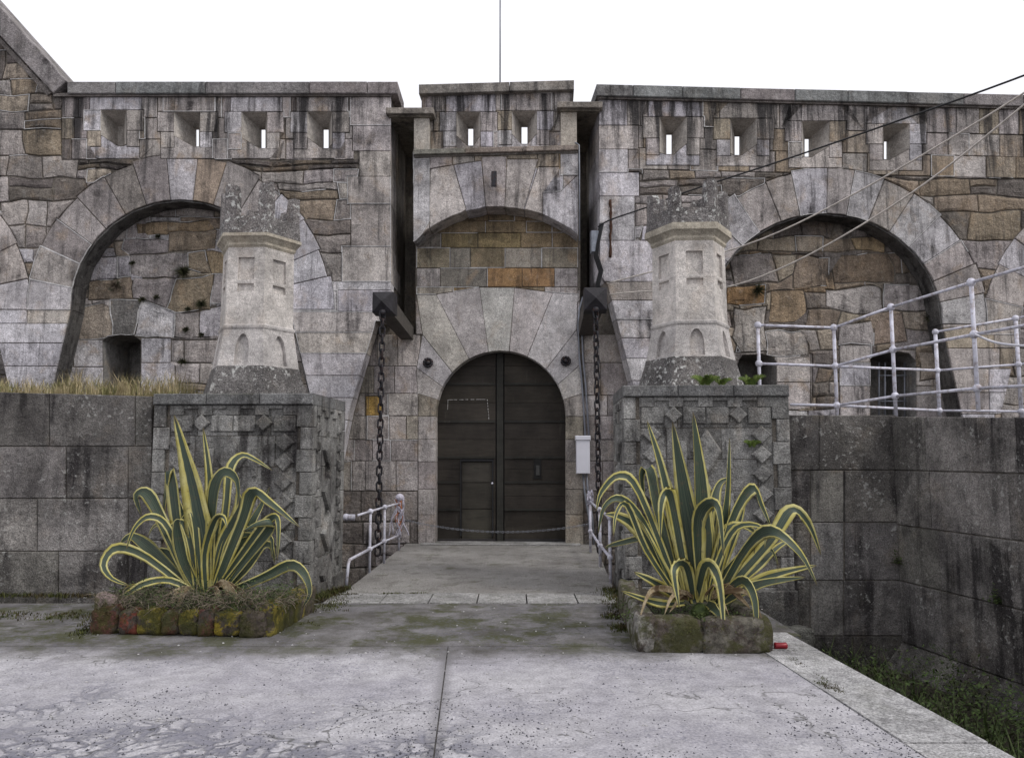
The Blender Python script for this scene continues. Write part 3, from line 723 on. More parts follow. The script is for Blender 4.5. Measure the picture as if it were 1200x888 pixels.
raw = [([(855, 300), (905, 296), (912, 330), (860, 334)], GREY2), ([(905, 298), (932, 300), (930, 322), (911, 330)], (.36, .31, .24)), ([(932, 300), (972, 300), (974, 335), (930, 338), (930, 322)], BROWN), ([(976, 298), (1045, 296), (1050, 330), (978, 332)], (.24, .19, .14)), ([(905, 340), (945, 338), (946, 376), (900, 378)], ORANGE), ([(850, 336), (898, 334), (895, 356), (850, 356)], (.30, .19, .10)), ([(965, 340), (1032, 334), (1036, 364), (1000, 368), (968, 360)], GREY), ([(860, 360), (897, 360), (898, 412), (868, 414), (858, 396)], GREY), ([(898, 388), (950, 388), (950, 416), (898, 416)], GREY), ([(986, 380), (1022, 378), (1024, 402), (984, 404)], GREY), ([(1034, 332), (1080, 334), (1086, 364), (1036, 364)], GREY), ([(1024, 372), (1060, 366), (1062, 400), (1024, 402)], (.30, .24, .2)), ([(1078, 412), (1110, 412), (1110, 446), (1078, 446)], TAN)]
it = []
for p_, c_ in raw: it.append(dict(p=warp(dens(p_, 12), 4, .05, 14), col=c_, mat=M_RUB, joint=.014, bulge=.02, vary=.015, white=.3))
it += course(414, 448, [908, 950, 952], G_)+course(448, 480, [908, 950, 952], G_)+course(404, 425, [984, 1021], G_)+course(425, 452, [984, 1021], G_)+course(452, 500, [984, 1021], G_)+course(405, 430, [1074, 1100, 1125], [(BROWN, 2), (TAN, 1)])+course(430, 452, [1074, 1094, 1125], G_)+course(452, 480, [1074, 1125], G_)
it += rubble(800, 225, 1150, 480, 21, 32, [(BROWN, 3), (DARK, 3), (TAN, 1.5), (GREY2, 3), (ORANGE, .6)], seed=15, amp=7, white=.1)+rubble(780, 470, 1190, 580, 26, 40, MIXG, seed=16)
recess(rw, RW, 967, 380, 138, 130, 34, [WR1, WR2], it, 560)
shade_lining(rw, RW, 967, 380, 138, 130, 34, 540); window(rw, RW, WR1); window(rw, RW, WR2)
recess(rw, RW, 1345, 392, 150, 140, 34, [], rubble(1150, 220, 1560, 580, 26, 42, MIXR, seed=17), 560)
fr = MB(); pw = RW.off(-RD-.35)
for x in (1030, 1037, 1047, 1060, 1072): 
    a = pw.uv(x, 425); b = pw.uv(x, 495); fr.tube([pw.P(*a), pw.P(*b)], .018, 6)
for y in (440, 470):
    a = pw.uv(1028, y); b = pw.uv(1074, y); fr.tube([pw.P(*a), pw.P(*b)], .015, 6)
fr.build('window_bars', M_PIPE, rw)
coping(rw, RW, [699, 742, 800, 868, 932, 994, 1064, 1130, 1200, 1270, 1340, 1420], 98.5, 112, yf=ry)
prism(rw, RW, .05, -.5, [(701, 112), (1420, 129.7), (1420, 133), (701, 115.5)], 'string_course', M_TOP, (.2, .18, .17, 1), wm=.05)
# rust-stained iron strip on the wall
rs = MB(); 
pz = []
for i in range(14): pz.append(RW.P(*RW.uv(715.5+R.uniform(-.7, .7), 234+i*5.2, .03), .02))
rs.tube(pz, .03, 6, True, [R.uniform(.016, .036) for _ in pz])
tag(rs.build('iron_strap', M_RUST), 'rusted iron strap crumbling down the wall right of the gate slot', 'iron fitting')
# ------------------------------------------------------------------ gatehouse
gh = thing('gatehouse', G.P(0, 0, 0), 'tall central gate bay with arched hood, two drawbridge slots and a round-headed doorway', 'gatehouse')
DC = (586.5, 487, 76)
door = [(DC[0]-76, 650)]+[ell(DC[0], DC[1], 76, 76, math.pi*i/24) for i in range(25)]+[(DC[0]+76, 650)]
outG = [(392, 392), (487, 392), (487, 225), (680, 222), (680, 392), (765, 392), (765, 900), (392, 900)]
Jn = [((489, 461), 180-15), ((488, 431), 0), ((495, 392), 0), ((511, 345), 0), ((562, 337), 0), ((603, 337), 0), ((648, 343), 0), ((676, 386), 0), ((680, 427), 0), ((683, 461), 0)]
inn = [(511, 468), (517, 453), (529, 436), (549, 420), (572, 412), (597, 412), (618, 418), (640, 433), (655, 451), (662, 468)]
it = []; NP = 'voussoir'
ext = {2: (488, 345)}
for i in range(9):
    o1, o2 = Jn[i][0], Jn[i+1][0]; i1, i2 = inn[i], inn[i+1]
    c = DC; 
    def proj(p):
        d = math.hypot(p[0]-c[0], p[1]-c[1]); k = (c[2]-3)/d; return (c[0]+(p[0]-c[0])*k, c[1]+(p[1]-c[1])*k)
    mid = proj(((i1[0]+i2[0])/2, (i1[1]+i2[1])/2)); pts = [o1]
    if i in ext: pts.append(ext[i])
    if i == 6: pts.append((677, 345))
    pts += [o2, proj(i2), mid, proj(i1)]
    it.append(dict(p=pts, name=NP, col=pick([((.53, .51, .50), 3), ((.46, .43, .41), 2)]), mat=M_CLEAN, depth=.3, joint=.004, vary=.002, tilt=.002, bev=.006))
ys_ = [461, 488, 515, 541, 573, 603, 640]
for a, b in zip(ys_[:-1], ys_[1:]):
    for x0, x1 in ((490, 516), (655, 684)): it.append(dict(p=rect(x0, a, x1, b), name='jamb_stone', col=pick([(GREY, 2), (GREY2, 1), ((.30, .27, .23), 1)]), mat=M_VOU, depth=.3, joint=.004, vary=.002, proud=.012, tilt=.002, val=.9))
c4 = lambda x: 380+x/2.96; r4 = lambda y: 70+y/2.96
BR = (.29, .225, .145); OR = (.37, .23, .12); T2 = (.34, .31, .27)
for y0, y1, xs_, cl in ((560, 600, (330, 430, 560, 700, 790, 880), [BR]*5), (600, 652, (320, 405, 533, 682, 790, 880), [T2, (.27, .215, .12), (.28, .22, .12), BR, BR]), (652, 722, (320, 437, 507, 628, 754, 880), [(.27, .235, .17), T2, (.25, .205, .14), T2, (.29, .26, .21)]), (722, 788, (320, 402, 565, 686, 800, 880), [GREY, (.24, .22, .19), OR, OR, GREY]), (788, 840, (320, 447, 538, 652, 765, 880), [T2, (.30, .22, .12), PALE, (.31, .25, .17), GREY]), (500, 560, (330, 400, 470, 570, 660, 760, 880), [BR]*6)):
    for a, b, cc in zip(xs_[:-1], xs_[1:], cl): it.append(dict(p=rect(c4(a), r4(y0), c4(b), r4(y1)), name='stone', col=cc, mat=M_GRAN, joint=.006, white=.75, vary=.005))
it += course(353, 392, [480, 500, 660, 690], G_)+course(340, 353, [480, 515, 650, 690], G_)
for a, b, xs_ in ((392, 429, (400, 442, 466, 492)), (429, 461, (400, 438, 462, 492)), (461, 487, (400, 428, 455, 492)), (487, 515, (400, 430, 456, 476, 492)), (515, 540, (400, 415, 436, 458, 492)), (540, 575, (400, 412, 428, 464, 492))):
    it += course(a, b, xs_, [(GREY, 2), (GREY2, 2), (T2, 1)], white=.45, joint=.006)
it.append(dict(p=rect(428, 464, 447, 487), col=(.33, .22, .07)))
it.insert(0, it.pop())
for a, b, xs_ in ((392, 425, (684, 700, 770)), (425, 463, (684, 704, 770)), (463, 487, (684, 712, 770)), (487, 515, (684, 702, 770)), (515, 540, (684, 720, 770)), (540, 575, (684, 706, 770))):
    it += course(a, b, xs_, [(GREY, 2), (GREY2, 2)], white=.1, joint=.006)
it += rubble(392, 575, 492, 900, 32, 40, [(DARK, 2), (GREY2, 1)], seed=21, amp=1.5, bulge=.008)+rubble(684, 575, 770, 900, 32, 40, [(DARK, 2), (GREY2, 1)], seed=22, amp=1.5, bulge=.008)
masonry(gh, G, 0, [door], it, outG)
core(gh, G, -.03, -2.0, outG, [grow(door, 1.02)], 'wall_core')
# hood: arched panel standing forward
hs0 = [(487, 282), (498, 271), (512, 262), (530, 253), (548, 247), (566, 244), (582, 243), (600, 243.5), (618, 246), (636, 251), (654, 260), (668, 268), (678, 276)]
outH = [(484, 178)]+[(484, 283)]+hs0+[(677.5, 277), (677.5, 172)]
hc = lambda x, y: (c4(x), r4(y))
HV = [[(311, 345), (365, 345), (365, 560), (320, 640), (300, 640)], [(367, 378), (448, 365), (492, 520), (430, 560), (365, 600), (365, 470)], [(448, 365), (545, 350), (560, 510), (492, 530)], [(545, 335), (633, 335), (626, 510), (560, 510)], [(633, 345), (742, 345), (690, 525), (626, 510)], [(742, 372), (815, 372), (815, 455), (758, 460), (758, 560), (690, 530)], [(758, 460), (818, 458), (880, 400), (890, 640), (820, 600), (758, 560)], [(818, 325), (882, 325), (882, 400), (818, 400)]]
it = [dict(p=[hc(*q) for q in p_], name='voussoir', col=pick([(PALE, 3), (GREY, 2)]), mat=M_VOU, depth=.5, joint=.005, vary=.003, tilt=.003, white=.3) for p_ in HV]
it += course(175, 198, [480, 503, 530, 556, 595, 630, 655, 690], [(TAN, 2), ((.30, .23, .15), 1), (GREY, 1)], depth=.3, vary=.004)
it += course(198, 290, [480, 505, 660, 690], [(GREY, 1), (PALE, 1)], depth=.5)
masonry(gh, G, HD, [], it, outH)
sof = ccw([G.uv(x, y, HD-.05) for x, y in outH])
core(gh, G, HD-.03, .0, [(485.5, 178), (485.5, 281)]+[(x, y-2.5) for x, y in hs0]+[(676.5, 275), (676.5, 173)], [], 'hood_core')
# cornice above hood
def gbox(name, x0, y0, x1, y1, w0, w1, mat=M_TOP, col=(.27, .25, .23, 1), bev=.01, slope=-.02):
    p = [(x0, y0), (x1, y0+(x1-x0)*slope), (x1, y1+(x1-x0)*slope), (x0, y1)]
    return prism(gh, G, w0, w1, p, name, mat, col, wm=w0, bev=bev)
for a, b in ((484, 545), (545, 612), (612, 678)): gbox('cornice_stone', a+.3, 175-(a-484)*.028, b-.3, 181-(a-484)*.028, HD+.10, -.2, slope=-.028, col=(.27+R.uniform(-.03, .03), .24, .21, 1))
gbox('string_course', 486, 181, 677, 184, HD+.04, -.2, slope=-.028)
# parapet of the gate bay
GH = [loop_hole(535, 131, 563, 171, 548, 554.5, 148), loop_hole(600, 130, 629, 169, 611, 618, 146)]
WP = HD-.12
it = []
for L in GH:
    f = L['front']; it += surround(f[0][0], f[0][1], f[1][0], f[3][1], 109, 180)
for a, b in ((108, 131), (131, 154), (154, 182)): it += course(a, b, breaks(494, 672, 22), [(GREY, 3), (GREY2, 2), (TAN, .8)], joint=.007, vary=.008)
PO = [(494, 109), (671, 106), (671, 182), (494, 184)]
masonry(gh, G, WP, [L['front'] for L in GH], it, PO)
core(gh, G, WP-.03, WP-.7, PO, [grow(L['front'], .985) for L in GH], 'parapet_core')
for L in GH: funnel(gh, G, WP, L)
for a, b in ((490.5, 597), (597, 673)): gbox('coping_stone', a+.3, 99-(a-490)*.028, b-.3, 110-(a-490)*.028, WP+.12, WP-.85, slope=-.028)
# slot piers with projecting caps
gbox('slot_pier', 485, 134, 503, 178, HD+.02, -1.0, M_CLEAN, (.40, .37, .33, 1), slope=0)
gbox('slot_pier', 657, 128, 676, 173, HD+.02, -1.0, M_CLEAN, (.41, .37, .32, 1), slope=0)
gbox('slot_cap', 452, 126, 508, 133, HD+.16, -2.0, M_TOP, (.30, .27, .24, 1), slope=0)
gbox('slot_cap', 455, 133, 505, 137, HD+.08, -2.0, M_TOP, (.27, .24, .2, 1), slope=0)
gbox('slot_cap', 653, 119, 706, 126, HD+.16, -2.0, M_TOP, (.30, .27, .24, 1), slope=0)
gbox('slot_cap', 656, 126, 703, 130, HD+.08, -2.0, M_TOP, (.27, .24, .2, 1), slope=0)
SLT = G.uv(480, 131, HD)[1]
for a, b in ((425, 495), (672, 735)):
    ua, ub = G.uv(a, 300, -1.4)[0], G.uv(b, 300, -1.4)[0]; m = MB(); m.pbox(G, ua, ub, 1.5, SLT, -2.0, -1.4); m.build('slot_back', M_MORT, gh)
m = MB(); u0, v0 = LW.uv(425, 110); u1, v1 = LW.uv(456.5, 390); m.pbox(LW, u0, u1, v1, SLT, -2.6, -T+.002); m.build('slot_cheek', M_MORT, gh)
m = MB(); u0, v0 = RW.uv(704, 113); u1, v1 = RW.uv(735, 390); m.pbox(RW, u0, u1, v1, SLT, -2.6, -T+.002); m.build('slot_cheek', M_MORT, gh)
# weep stain spout under the cornice and iron rings
def part_tube(root, name, pts, r, mat, n=8): m = MB(); m.tube(pts, r, n); return m.build(name, mat, root)
sp_ = MB(); u, v = G.uv(579, 208, HD); sp_.pbox(G, u-.05, u+.05, v-.18, v+.12, HD-.1, HD+.02, .01); sp_.build('drain_slit', M_IRON, gh)
for x, y, s in ((501.5, 425, 'left'), (663, 423, 'right')):
    m = MB(); u, v = G.uv(x, y, .05)
    t = thing('iron_ring', G.P(u, v, 0), f'black iron ring boss on the wall at the upper {s} of the door arch', 'iron ring', 'iron bosses beside the door arch')
    for k in range(10):
        a = k*math.pi/5; m.tube([G.P(u+.075*math.cos(a), v+.075*math.sin(a), .05), G.P(u+.075*math.cos(a+.63), v+.075*math.sin(a+.63), .05)], .03, 6)
    m.build('ring', M_IRON, t); m = MB(); m.tube([G.P(u, v, -.02), G.P(u, v, .09)], .045, 8); m.build('bolt', M_IRON, t)
# ------------------------------------------------------------------ the gate doors
gd = thing('gate_door', G.P(0, 0, -.3), 'pair of dark timber gate leaves with a wicket door under the stone arch', 'door')
DW = -.28
def doorclip(x0, x1, y0, y1):
    P_ = [(x0, y0), (x1, y0), (x1, y1), (x0, y1)]
    outl = [(DC[0]-78, 640)]+[ell(DC[0], DC[1], 78, 78, math.pi*i/24) for i in range(25)]+[(DC[0]+78, 640)]
    T_ = lambda P: [G.uv(x, y, DW) for x, y in P]
    rg = regions([T_(P_)], 0, T_(outl)); return [ccw(l[0]) for v_ in rg.values() for l, _ in v_]
def dplank(x0, x1, y0, y1, name='plank', proud=0.0, col=(.033, .028, .023), mat=None, root=None, th=.06):
    for l in doorclip(x0, x1, y0, y1):
        stone_obj(root or gd, G, l, dict(name=name, col=col, mat=mat or M_WOOD, joint=.002, bev=.003, vary=.002, tilt=.0, depth=th, proud=proud), DW)
bk_ = []
for a, b in ((506, 581), (591, 668)):
    ys_ = [408, 429, 450, 472, 494, 515, 536, 550, 565, 581, 597, 617, 637]
    for y0, y1 in zip(ys_[:-1], ys_[1:]):
        if a < 540 and y0 >= 536: dplank(a, 540, y0, y1); dplank(577, b, y0, y1)
        else: dplank(a, b, y0, y1)
    for y in (450, 494, 536, 565, 597):
        if a < 540 and y > 540: dplank(a, 540, y-1.5, y+1.5, 'batten', .025, (.026, .025, .022))
        else: dplank(a, b, y-1.5, y+1.5, 'batten', .025, (.026, .025, .022))
    dplank(a, b, 631, 638, 'kick_rail', .03, (.03, .028, .028))
dplank(582, 590, 405, 638, 'meeting_stile', .018, (.029, .028, .025))
wk = MB(); wr = bpy.data.objects.new('wicket_door', None); COL.objects.link(wr); wr.parent = gd
for y0, y1 in ((541, 565), (565.5, 596), (596.5, 637)): dplank(541, 576.5, y0, y1, 'plank', -.012, (.04, .036, .03), root=wr)
for q in (rect(539, 538, 541, 628), rect(576.5, 538, 578.5, 628), rect(539, 538, 578.5, 540.5)): dplank(q[0][0], q[1][0], q[0][1], q[2][1], 'wicket_frame', .03, (.02, .02, .022), root=wr)
m = MB(); u, v = G.uv(577, 566, DW); m.ball(G.P(u, v, DW+.06), .022); m.build('lock', M_PAINT, wr)
dplank(625.5, 634.5, 537, 561, 'peep_hatch', .02, (.012, .012, .012)); dplank(628, 632.5, 545, 557, 'hatch_flap', .03, (.05, .05, .05))
m = MB()   # chalky outline of a removed notice
for a, b in (((525, 468.5), (571, 468)), ((525, 468.5), (524.5, 480)), ((571, 468), (573, 492))):
    for i in range(7):
        t0 = i/7; t1 = t0+R.uniform(.08, .14); q = [(a[0]+(b[0]-a[0])*t, a[1]+(b[1]-a[1])*t) for t in (t0, t1)]
        A, B = G.uv(*q[0], DW), G.uv(*q[1], DW); d = (.012 if a[1] == b[1]+.5 else .006)
        m.tube([G.P(*A, DW+.008), G.P(*B, DW+.008)], .007, 5)
m.build('old_sealant', M_CHALK, gd)
bp = MB(); u0, v0 = G.uv(495, 400, -.4); u1, v1 = G.uv(680, 645, -.4); bp.pbox(G, u0, u1, v1, v0, -.9, -.37); bp.build('door_backing', M_BEAM, gd)
# ------------------------------------------------------------------ drawbridge beams and chains
def beam(ex, ey, sx, sy, side, other):
    D = g0.y-2.45
    c = on_y(ex, ey, D); d = G.n*-1; hw = .165 if side == 'left' else .18; r_ = Vector((math.cos(GA), math.sin(GA), 0)); up = Vector((0, 0, 1))
    t = thing('drawbridge_beam', c, f'dark timber drawbridge beam end jutting from the {side} slot, chain hanging from it', 'beam', 'drawbridge beams')
    m = MB(); L = 2.7; f = c; k = c+d*L-up*.12
    q = lambda p, s: [p-r_*s-up*s, p+r_*s-up*s, p+r_*s+up*s, p-r_*s+up*s]
    A = q(f, hw-.03); B = q(f+d*.04-r_*.02, hw-.03); C_ = q(k-r_*.06, hw-.05)
    m.add(B+C_, [(i, i+4, (i+1) % 4+4, (i+1) % 4) for i in range(4)]+[(7, 6, 5, 4)]); m.build('timber', M_BEAMB, t)
    m = MB(); m.add([f-d*.10]+q(f, hw)+q(f+d*.32, hw+.006), [(0, 1, 2), (0, 2, 3), (0, 3, 4), (0, 4, 1)]+[(1+i, 5+i, 5+(i+1) % 4, 1+(i+1) % 4) for i in range(4)]); m.build('iron_cap', M_BEAM, t)
    m = MB(); m.tube([c-up*(hw-.02), c-up*(hw+.09)], .022, 6); m.ball(c-up*hw, .06); m.build('eye_bolt', M_IRON, t)
    return c-up*(hw+.06), r_, d
def link_mesh():
    m = MB(); pts = []
    for i in range(12):
        a = 2*math.pi*i/12; pts.append(Vector((.034*math.cos(a), 0, .034*math.sin(a)+(.03 if math.sin(a) > 0 else -.03))))
    n = 12; r = .0125; k = 6; V = []; f = []
    for i in range(n):
        t = (pts[(i+1) % n]-pts[i-1]).normalized(); b = Vector((0, 1, 0)); a = t.cross(b)
        V += [pts[i]+(a*math.cos(2*math.pi*j/k)+b*math.sin(2*math.pi*j/k))*r for j in range(k)]
    for i in range(n):
        for j in range(k): f.append((i*k+j, i*k+(j+1) % k, ((i+1) % n)*k+(j+1) % k, ((i+1) % n)*k+j))
    me = bpy.data.meshes.new('chain_link'); me.from_pydata(V, [], f); me.polygons.foreach_set('use_smooth', [True]*len(f)); me.materials.append(M_IRON); return me
LINK = link_mesh()
def chain(p0, zend, side, sway):
    t = thing('hanging_chain', p0, f'heavy black iron chain hanging from the {side} drawbridge beam', 'chain', 'drawbridge chains')
    z = 0; i = 0
    while p0.z+z > zend:
        o = bpy.data.objects.new('chain_link', LINK); COL.objects.link(o); o.parent = t; o.location = (sway*z+R.uniform(-.003, .003), R.uniform(-.003, .003), z)
        o.rotation_euler = (0, R.uniform(-.08, .08), (math.pi/2 if i % 2 else 0)+.5+R.uniform(-.2, .2)); o.scale = (1.25, 1.25, 1.25); z -= .122; i += 1
bl, _, _ = beam(448.5, 354, 478, 388, 'left', ''); br, _, _ = beam(698, 350, 690, 380, 'right', '')
chain(bl, .05, 'left', .004); chain(br, .12, 'right', -.006)
# ------------------------------------------------------------------ terrace walls beside the bridge
def shift(p, dx): return [(x+dx, y) for x, y in p]
PY = on_z(362, 701).y
PL = Plane((on_z(362, 701).x, PY), GA)      # front of left pedestal, u<0 to its left
pr0 = on_z(733, 701); PR = Plane((pr0.x, pr0.y), GA)
LM = Plane((0, PY+.25), 0)
ll = thing('terrace_wall', (on_y(90, 600, PY+.25).x, PY+.25, 0), 'dark lichened granite terrace wall at left topped with dry grass', 'wall')
MIXD = [((.185, .175, .165), 3), ((.15, .14, .135), 2), ((.23, .215, .205), 1)]
it = []
rows = [(459, 523, [-500, -330, -160, 58, 158, 178]), (523, 584, [-500, -420, -250, -80, 77, 150, 178]), (584, 646, [-500, -340, -150, 43, 150, 178]), (646, 712, [-500, -240, -70, 68, 150, 178]), (712, 760, [-500, -200, 20, 178])]
for a, b, xs_ in rows: it += course(a, b, xs_, MIXD, mat=M_MOAT, joint=.004, vary=.006, tilt=.004, bev=.01, depth=.2, white=.0)
outM = [(-500, 459), (0, 459), (178, 464), (178, 760), (-500, 760)]
masonry(ll, LM, 0, [], it, outM); core(ll, LM, -.02, -1.3, [(-500, 460.5), (0, 460.5), (178, 465.5), (178, 760), (-500, 760)], [], 'wall_core', M_MORT)
rl = thing('terrace_wall', (on_y(990, 600, PY).x, PY+.2, 0), 'dark streaked granite wall of the moat corner beside the right pedestal', 'wall')
CR = on_y(1050, 600, PY+.05); RM = Plane((CR.x, CR.y), 0)
it = []
rows = [(486, 551, [915, 960, 1070]), (551, 612, [915, 990, 1070]), (612, 680, [915, 950, 990, 1070]), (680, 745, [915, 952, 1070]), (745, 790, [915, 1000, 1070])]
for a, b, xs_ in rows: it += course(a, b, xs_, MIXD, mat=M_MOAT, joint=.004, vary=.006, tilt=.004, bev=.01, depth=.2, white=0, val=.8 if a else 1)
it.insert(0, dict(p=rect(950, 551, 989, 745), col=(.22, .21, .20), mat=M_MOAT, joint=.004, name='jamb_stone'))
it[0:1] = [dict(p=rect(950, a, 989, b), col=(.25, .24, .225), mat=M_VOU, joint=.004, name='jamb_stone', val=.75) for a, b in ((551, 612), (612, 680), (680, 745))]
masonry(rl, RM, 0, [], it, [(915, 486), (1050, 486), (1066, 790), (915, 790)]); core(rl, RM, -.02, -1.3, [(915, 487.5), (1052, 487.5), (1066, 790), (915, 790)], [], 'wall_core', M_MORT)
# side wall coming towards the viewer; u grows towards the viewer
SA = math.atan2(-1, .16); SW = Plane((CR.x, CR.y), SA)
sl = thing('terrace_wall', SW.P(2, 0, 0), 'long dark streaked moat wall receding at far right under the white railing', 'wall')
top = lambda u: 2.07-.055*u
zt = [SW.uv(1052, y)[1] for y in (487, 551, 615, 680, 750)]
for k, (a, b) in enumerate(zip(zt[:-1], zt[1:])):
    u = 0; off = R.uniform(.5, 1.3)
    while u < 8.8:
        e = min(u+off, 8.8); off = R.uniform(.95, 1.5)
        vt = lambda q: a if k else top(q)
        stone_obj(sl, SW, ccw([(u, b), (e, b), (e, vt(e)), (u, vt(u))]), dict(col=pick(MIXD), mat=M_MOAT, joint=.004, vary=.006, tilt=.004, bev=.01, depth=.2, val=1.15))
        u = e
m = MB(); A = [(0, MZ-.5), (8.8, MZ-.5), (8.8, top(8.8)-.02), (0, top(0)-.02)]; m.add([SW.P(u, v, -.02) for u, v in A]+[SW.P(u, v, -3.2) for u, v in A], [(0, 1, 2, 3), (7, 6, 5, 4), (3, 2, 6, 7), (0, 3, 7, 4), (1, 5, 6, 2)]); m.build('wall_core', M_MORT, sl)
u = 0; zb = zt[-1]
while u < 8.8:   # battered foot stones
    e = min(u+R.uniform(.9, 1.3), 8.8); m = MB(); g_ = .004
    m.add([SW.P(u+g_, zb-.006, 0), SW.P(e-g_, zb-.006, 0), SW.P(e-g_, MZ-.35, .55), SW.P(u+g_, MZ-.35, .55), SW.P(u+g_, zb-.006, -.2), SW.P(e-g_, zb-.006, -.2), SW.P(e-g_, MZ-.35, -.2), SW.P(u+g_, MZ-.35, -.2)], [(3, 2, 1, 0), (4, 5, 6, 7), (0, 1, 5, 4), (0, 4, 7, 3), (1, 2, 6, 5)])
    c = pick(MIXD); m.build('foot_stone', M_MOAT, sl, (*c, 1)); u = e
# ------------------------------------------------------------------ pedestals
def pedestal(pl, u0, u1, ztop, dep, side, label):
    W = u1-u0; t = thing('pedestal', pl.P((u0+u1)/2, 0, -dep/2), label, 'pedestal', 'rusticated pedestals flanking the bridge')
    Cc = lambda: (lambda g_: (g_, g_*.985, g_*.95, 1))(R.uniform(.19, .33))
    def blk(p_, a, b, c, d, w1, name='block', bev=.008, mat=M_PED, w0=-.03):
        m = MB(); m.pbox(p_, a, b, c, d, w0, w1, bev); return m.build(name, mat, t, Cc())
    m = MB(); m.pbox(pl, u0+.04, u1-.04, MZ-.5, ztop-.02, -dep+.04, -.04); m.build('pedestal_core', M_MORT, t)
    faces = [(pl, u0, u1)]
    if side > 0: sp = Plane(pl.P(u1, 0, 0), GA+math.pi/2); faces.append((sp, 0, dep))
    else: sp = Plane(pl.P(u0, 0, 0), GA-math.pi/2); faces.append((sp, -dep, 0))
    hp_ = ztop/8.6
    # top band slabs over the whole top
    n = 3
    for i in range(n):
        a = u0+W*i/n; b = u0+W*(i+1)/n; m = MB(); m.pbox(pl, a+.002, b-.002, ztop-.13, ztop, -dep-.004, .035, .012); m.build('cap_slab', M_TOP, t, (*[R.uniform(.15, .2)]*3, 1))
    for fi, (p_, a, b) in enumerate(faces):
        L = b-a; zt_ = ztop-.132
        e = .036 if fi == 0 else .0     # corner stones belong to the front face
        a2, b2 = a+(0.0), b
        # corner strips
        z = zt_; k = 0
        while z > -.25:
            h = .26; z2 = z-h
            for (x0, x1) in ((a2, a2+(.20 if k % 2 else .15)), (b2-(.20 if (k+1) % 2 else .15), b2)):
                if fi == 1 and ((side > 0 and x0 == a2) or (side < 0 and x1 == b2)): 
                    if side > 0: x0 += .037
                    else: x1 -= .037
                blk(p_, x0+.003, x1-.003, z2+.003, z-.003, .0, 'quoin', .008, w0=-.09 if fi == 0 else -.05)
            z = z2; k += 1
        # panel field
        z = zt_; k = 0
        fa, fb = a2+.19, b2-.19
        while z > -.25:
            z2 = z-.36; xs_ = breaks(fa, fb, .5)
            for x0, x1 in zip(xs_[:-1], xs_[1:]): blk(p_, x0+.003, x1-.003, z2+.003, z-.003, -.028, 'stone', .006, w0=-.08)
            z = z2
        # stepped band under the cap
        nb = max(3, int(round((fb-fa)/.17))); 
        for i in range(nb):
            x0 = fa+(fb-fa)*i/nb; x1 = fa+(fb-fa)*(i+1)/nb
            blk(p_, x0+.001, x1-.001, zt_-(.12 if i % 2 == 0 else .045), zt_-.002, .0, 'dentil', .006, w0=-.03)
        def diamond(cx, cz, rx, rz, h=.065):
            m = MB(); w0 = -.03
            q = [(cx-rx, cz), (cx, cz-rz), (cx+rx, cz), (cx, cz+rz)]; 
            k_ = .86; V = [p_.P(x, y, w0) for x, y in q]+[p_.P(x, y, w0+h*.75) for x, y in q]+[p_.P(cx+(x-cx)*k_, cz+(y-cz)*k_, w0+h) for x, y in q]
            m.add(V, [(0, 1, 5, 4), (1, 2, 6, 5), (2, 3, 7, 6), (3, 0, 4, 7), (4, 5, 9, 8), (5, 6, 10, 9), (6, 7, 11, 10), (7, 4, 8, 11), (8, 9, 10, 11)]); m.build('diamond_boss', M_PED, t, Cc())
        if fi == 0:
            zr = zt_-.21
            for cx in (fa+.33*L*.62, fb-.33*L*.62): diamond(cx, zr, .10, .10)
            for x0, x1 in ((fa+.02, fa+.33*L*.62-.11), (fa+.33*L*.62+.11, (fa+fb)/2-.004), ((fa+fb)/2+.004, fb-.33*L*.62-.11), (fb-.33*L*.62+.11, fb-.02)):
                if x1-x0 > .05: blk(p_, x0, x1, zr-.10, zr+.085, .0, 'raised_block', .008)
            for cx in (fa+.14, fb-.14):
                for i in range(7): diamond(cx, zr-.23-i*.225, .115, .105)
            for i in range(3): diamond((fa+fb)/2, zr-.42-i*.60, .17, .26, .075)
            for cx in ((fa+fb)/2-.26, (fa+fb)/2+.26):
                for i in range(3): blk(p_, cx-.035, cx+.035, zr-.62-i*.6, zr-.30-i*.6, -.008, 'raised_block', .006)
        else:
            for cx in (fa+.06, fb-.06):
                for i in range(9): 
                    if zt_-.26-i*.225 > -.1: blk(p_, cx-.055, cx+.055, zt_-.31-i*.225, zt_-.20-i*.225, .015, 'nailhead', .02)
            for i in range(4): diamond((fa+fb)/2, zt_-.52-i*.50, .24, .24, .06)
    m = MB(); m.pbox(pl, u0-.02, u1+.02, MZ-.5, -.06 if False else .10, -dep-.02, .03, .01); m.build('plinth', M_PED, t, (.17, .165, .155, 1))
    return t
uA, zA = PL.uv(181, 461); zA = PL.uv(300, 461)[1]
pedestal(PL, uA, 0, zA, 1.45, 1, 'rusticated stone pedestal under the left turret with diamond bosses')
uB, zB = PR.uv(924, 451)
pedestal(PR, 0, uB, zB, 1.45, -1, 'rusticated stone pedestal under the right turret with ferns on its top')
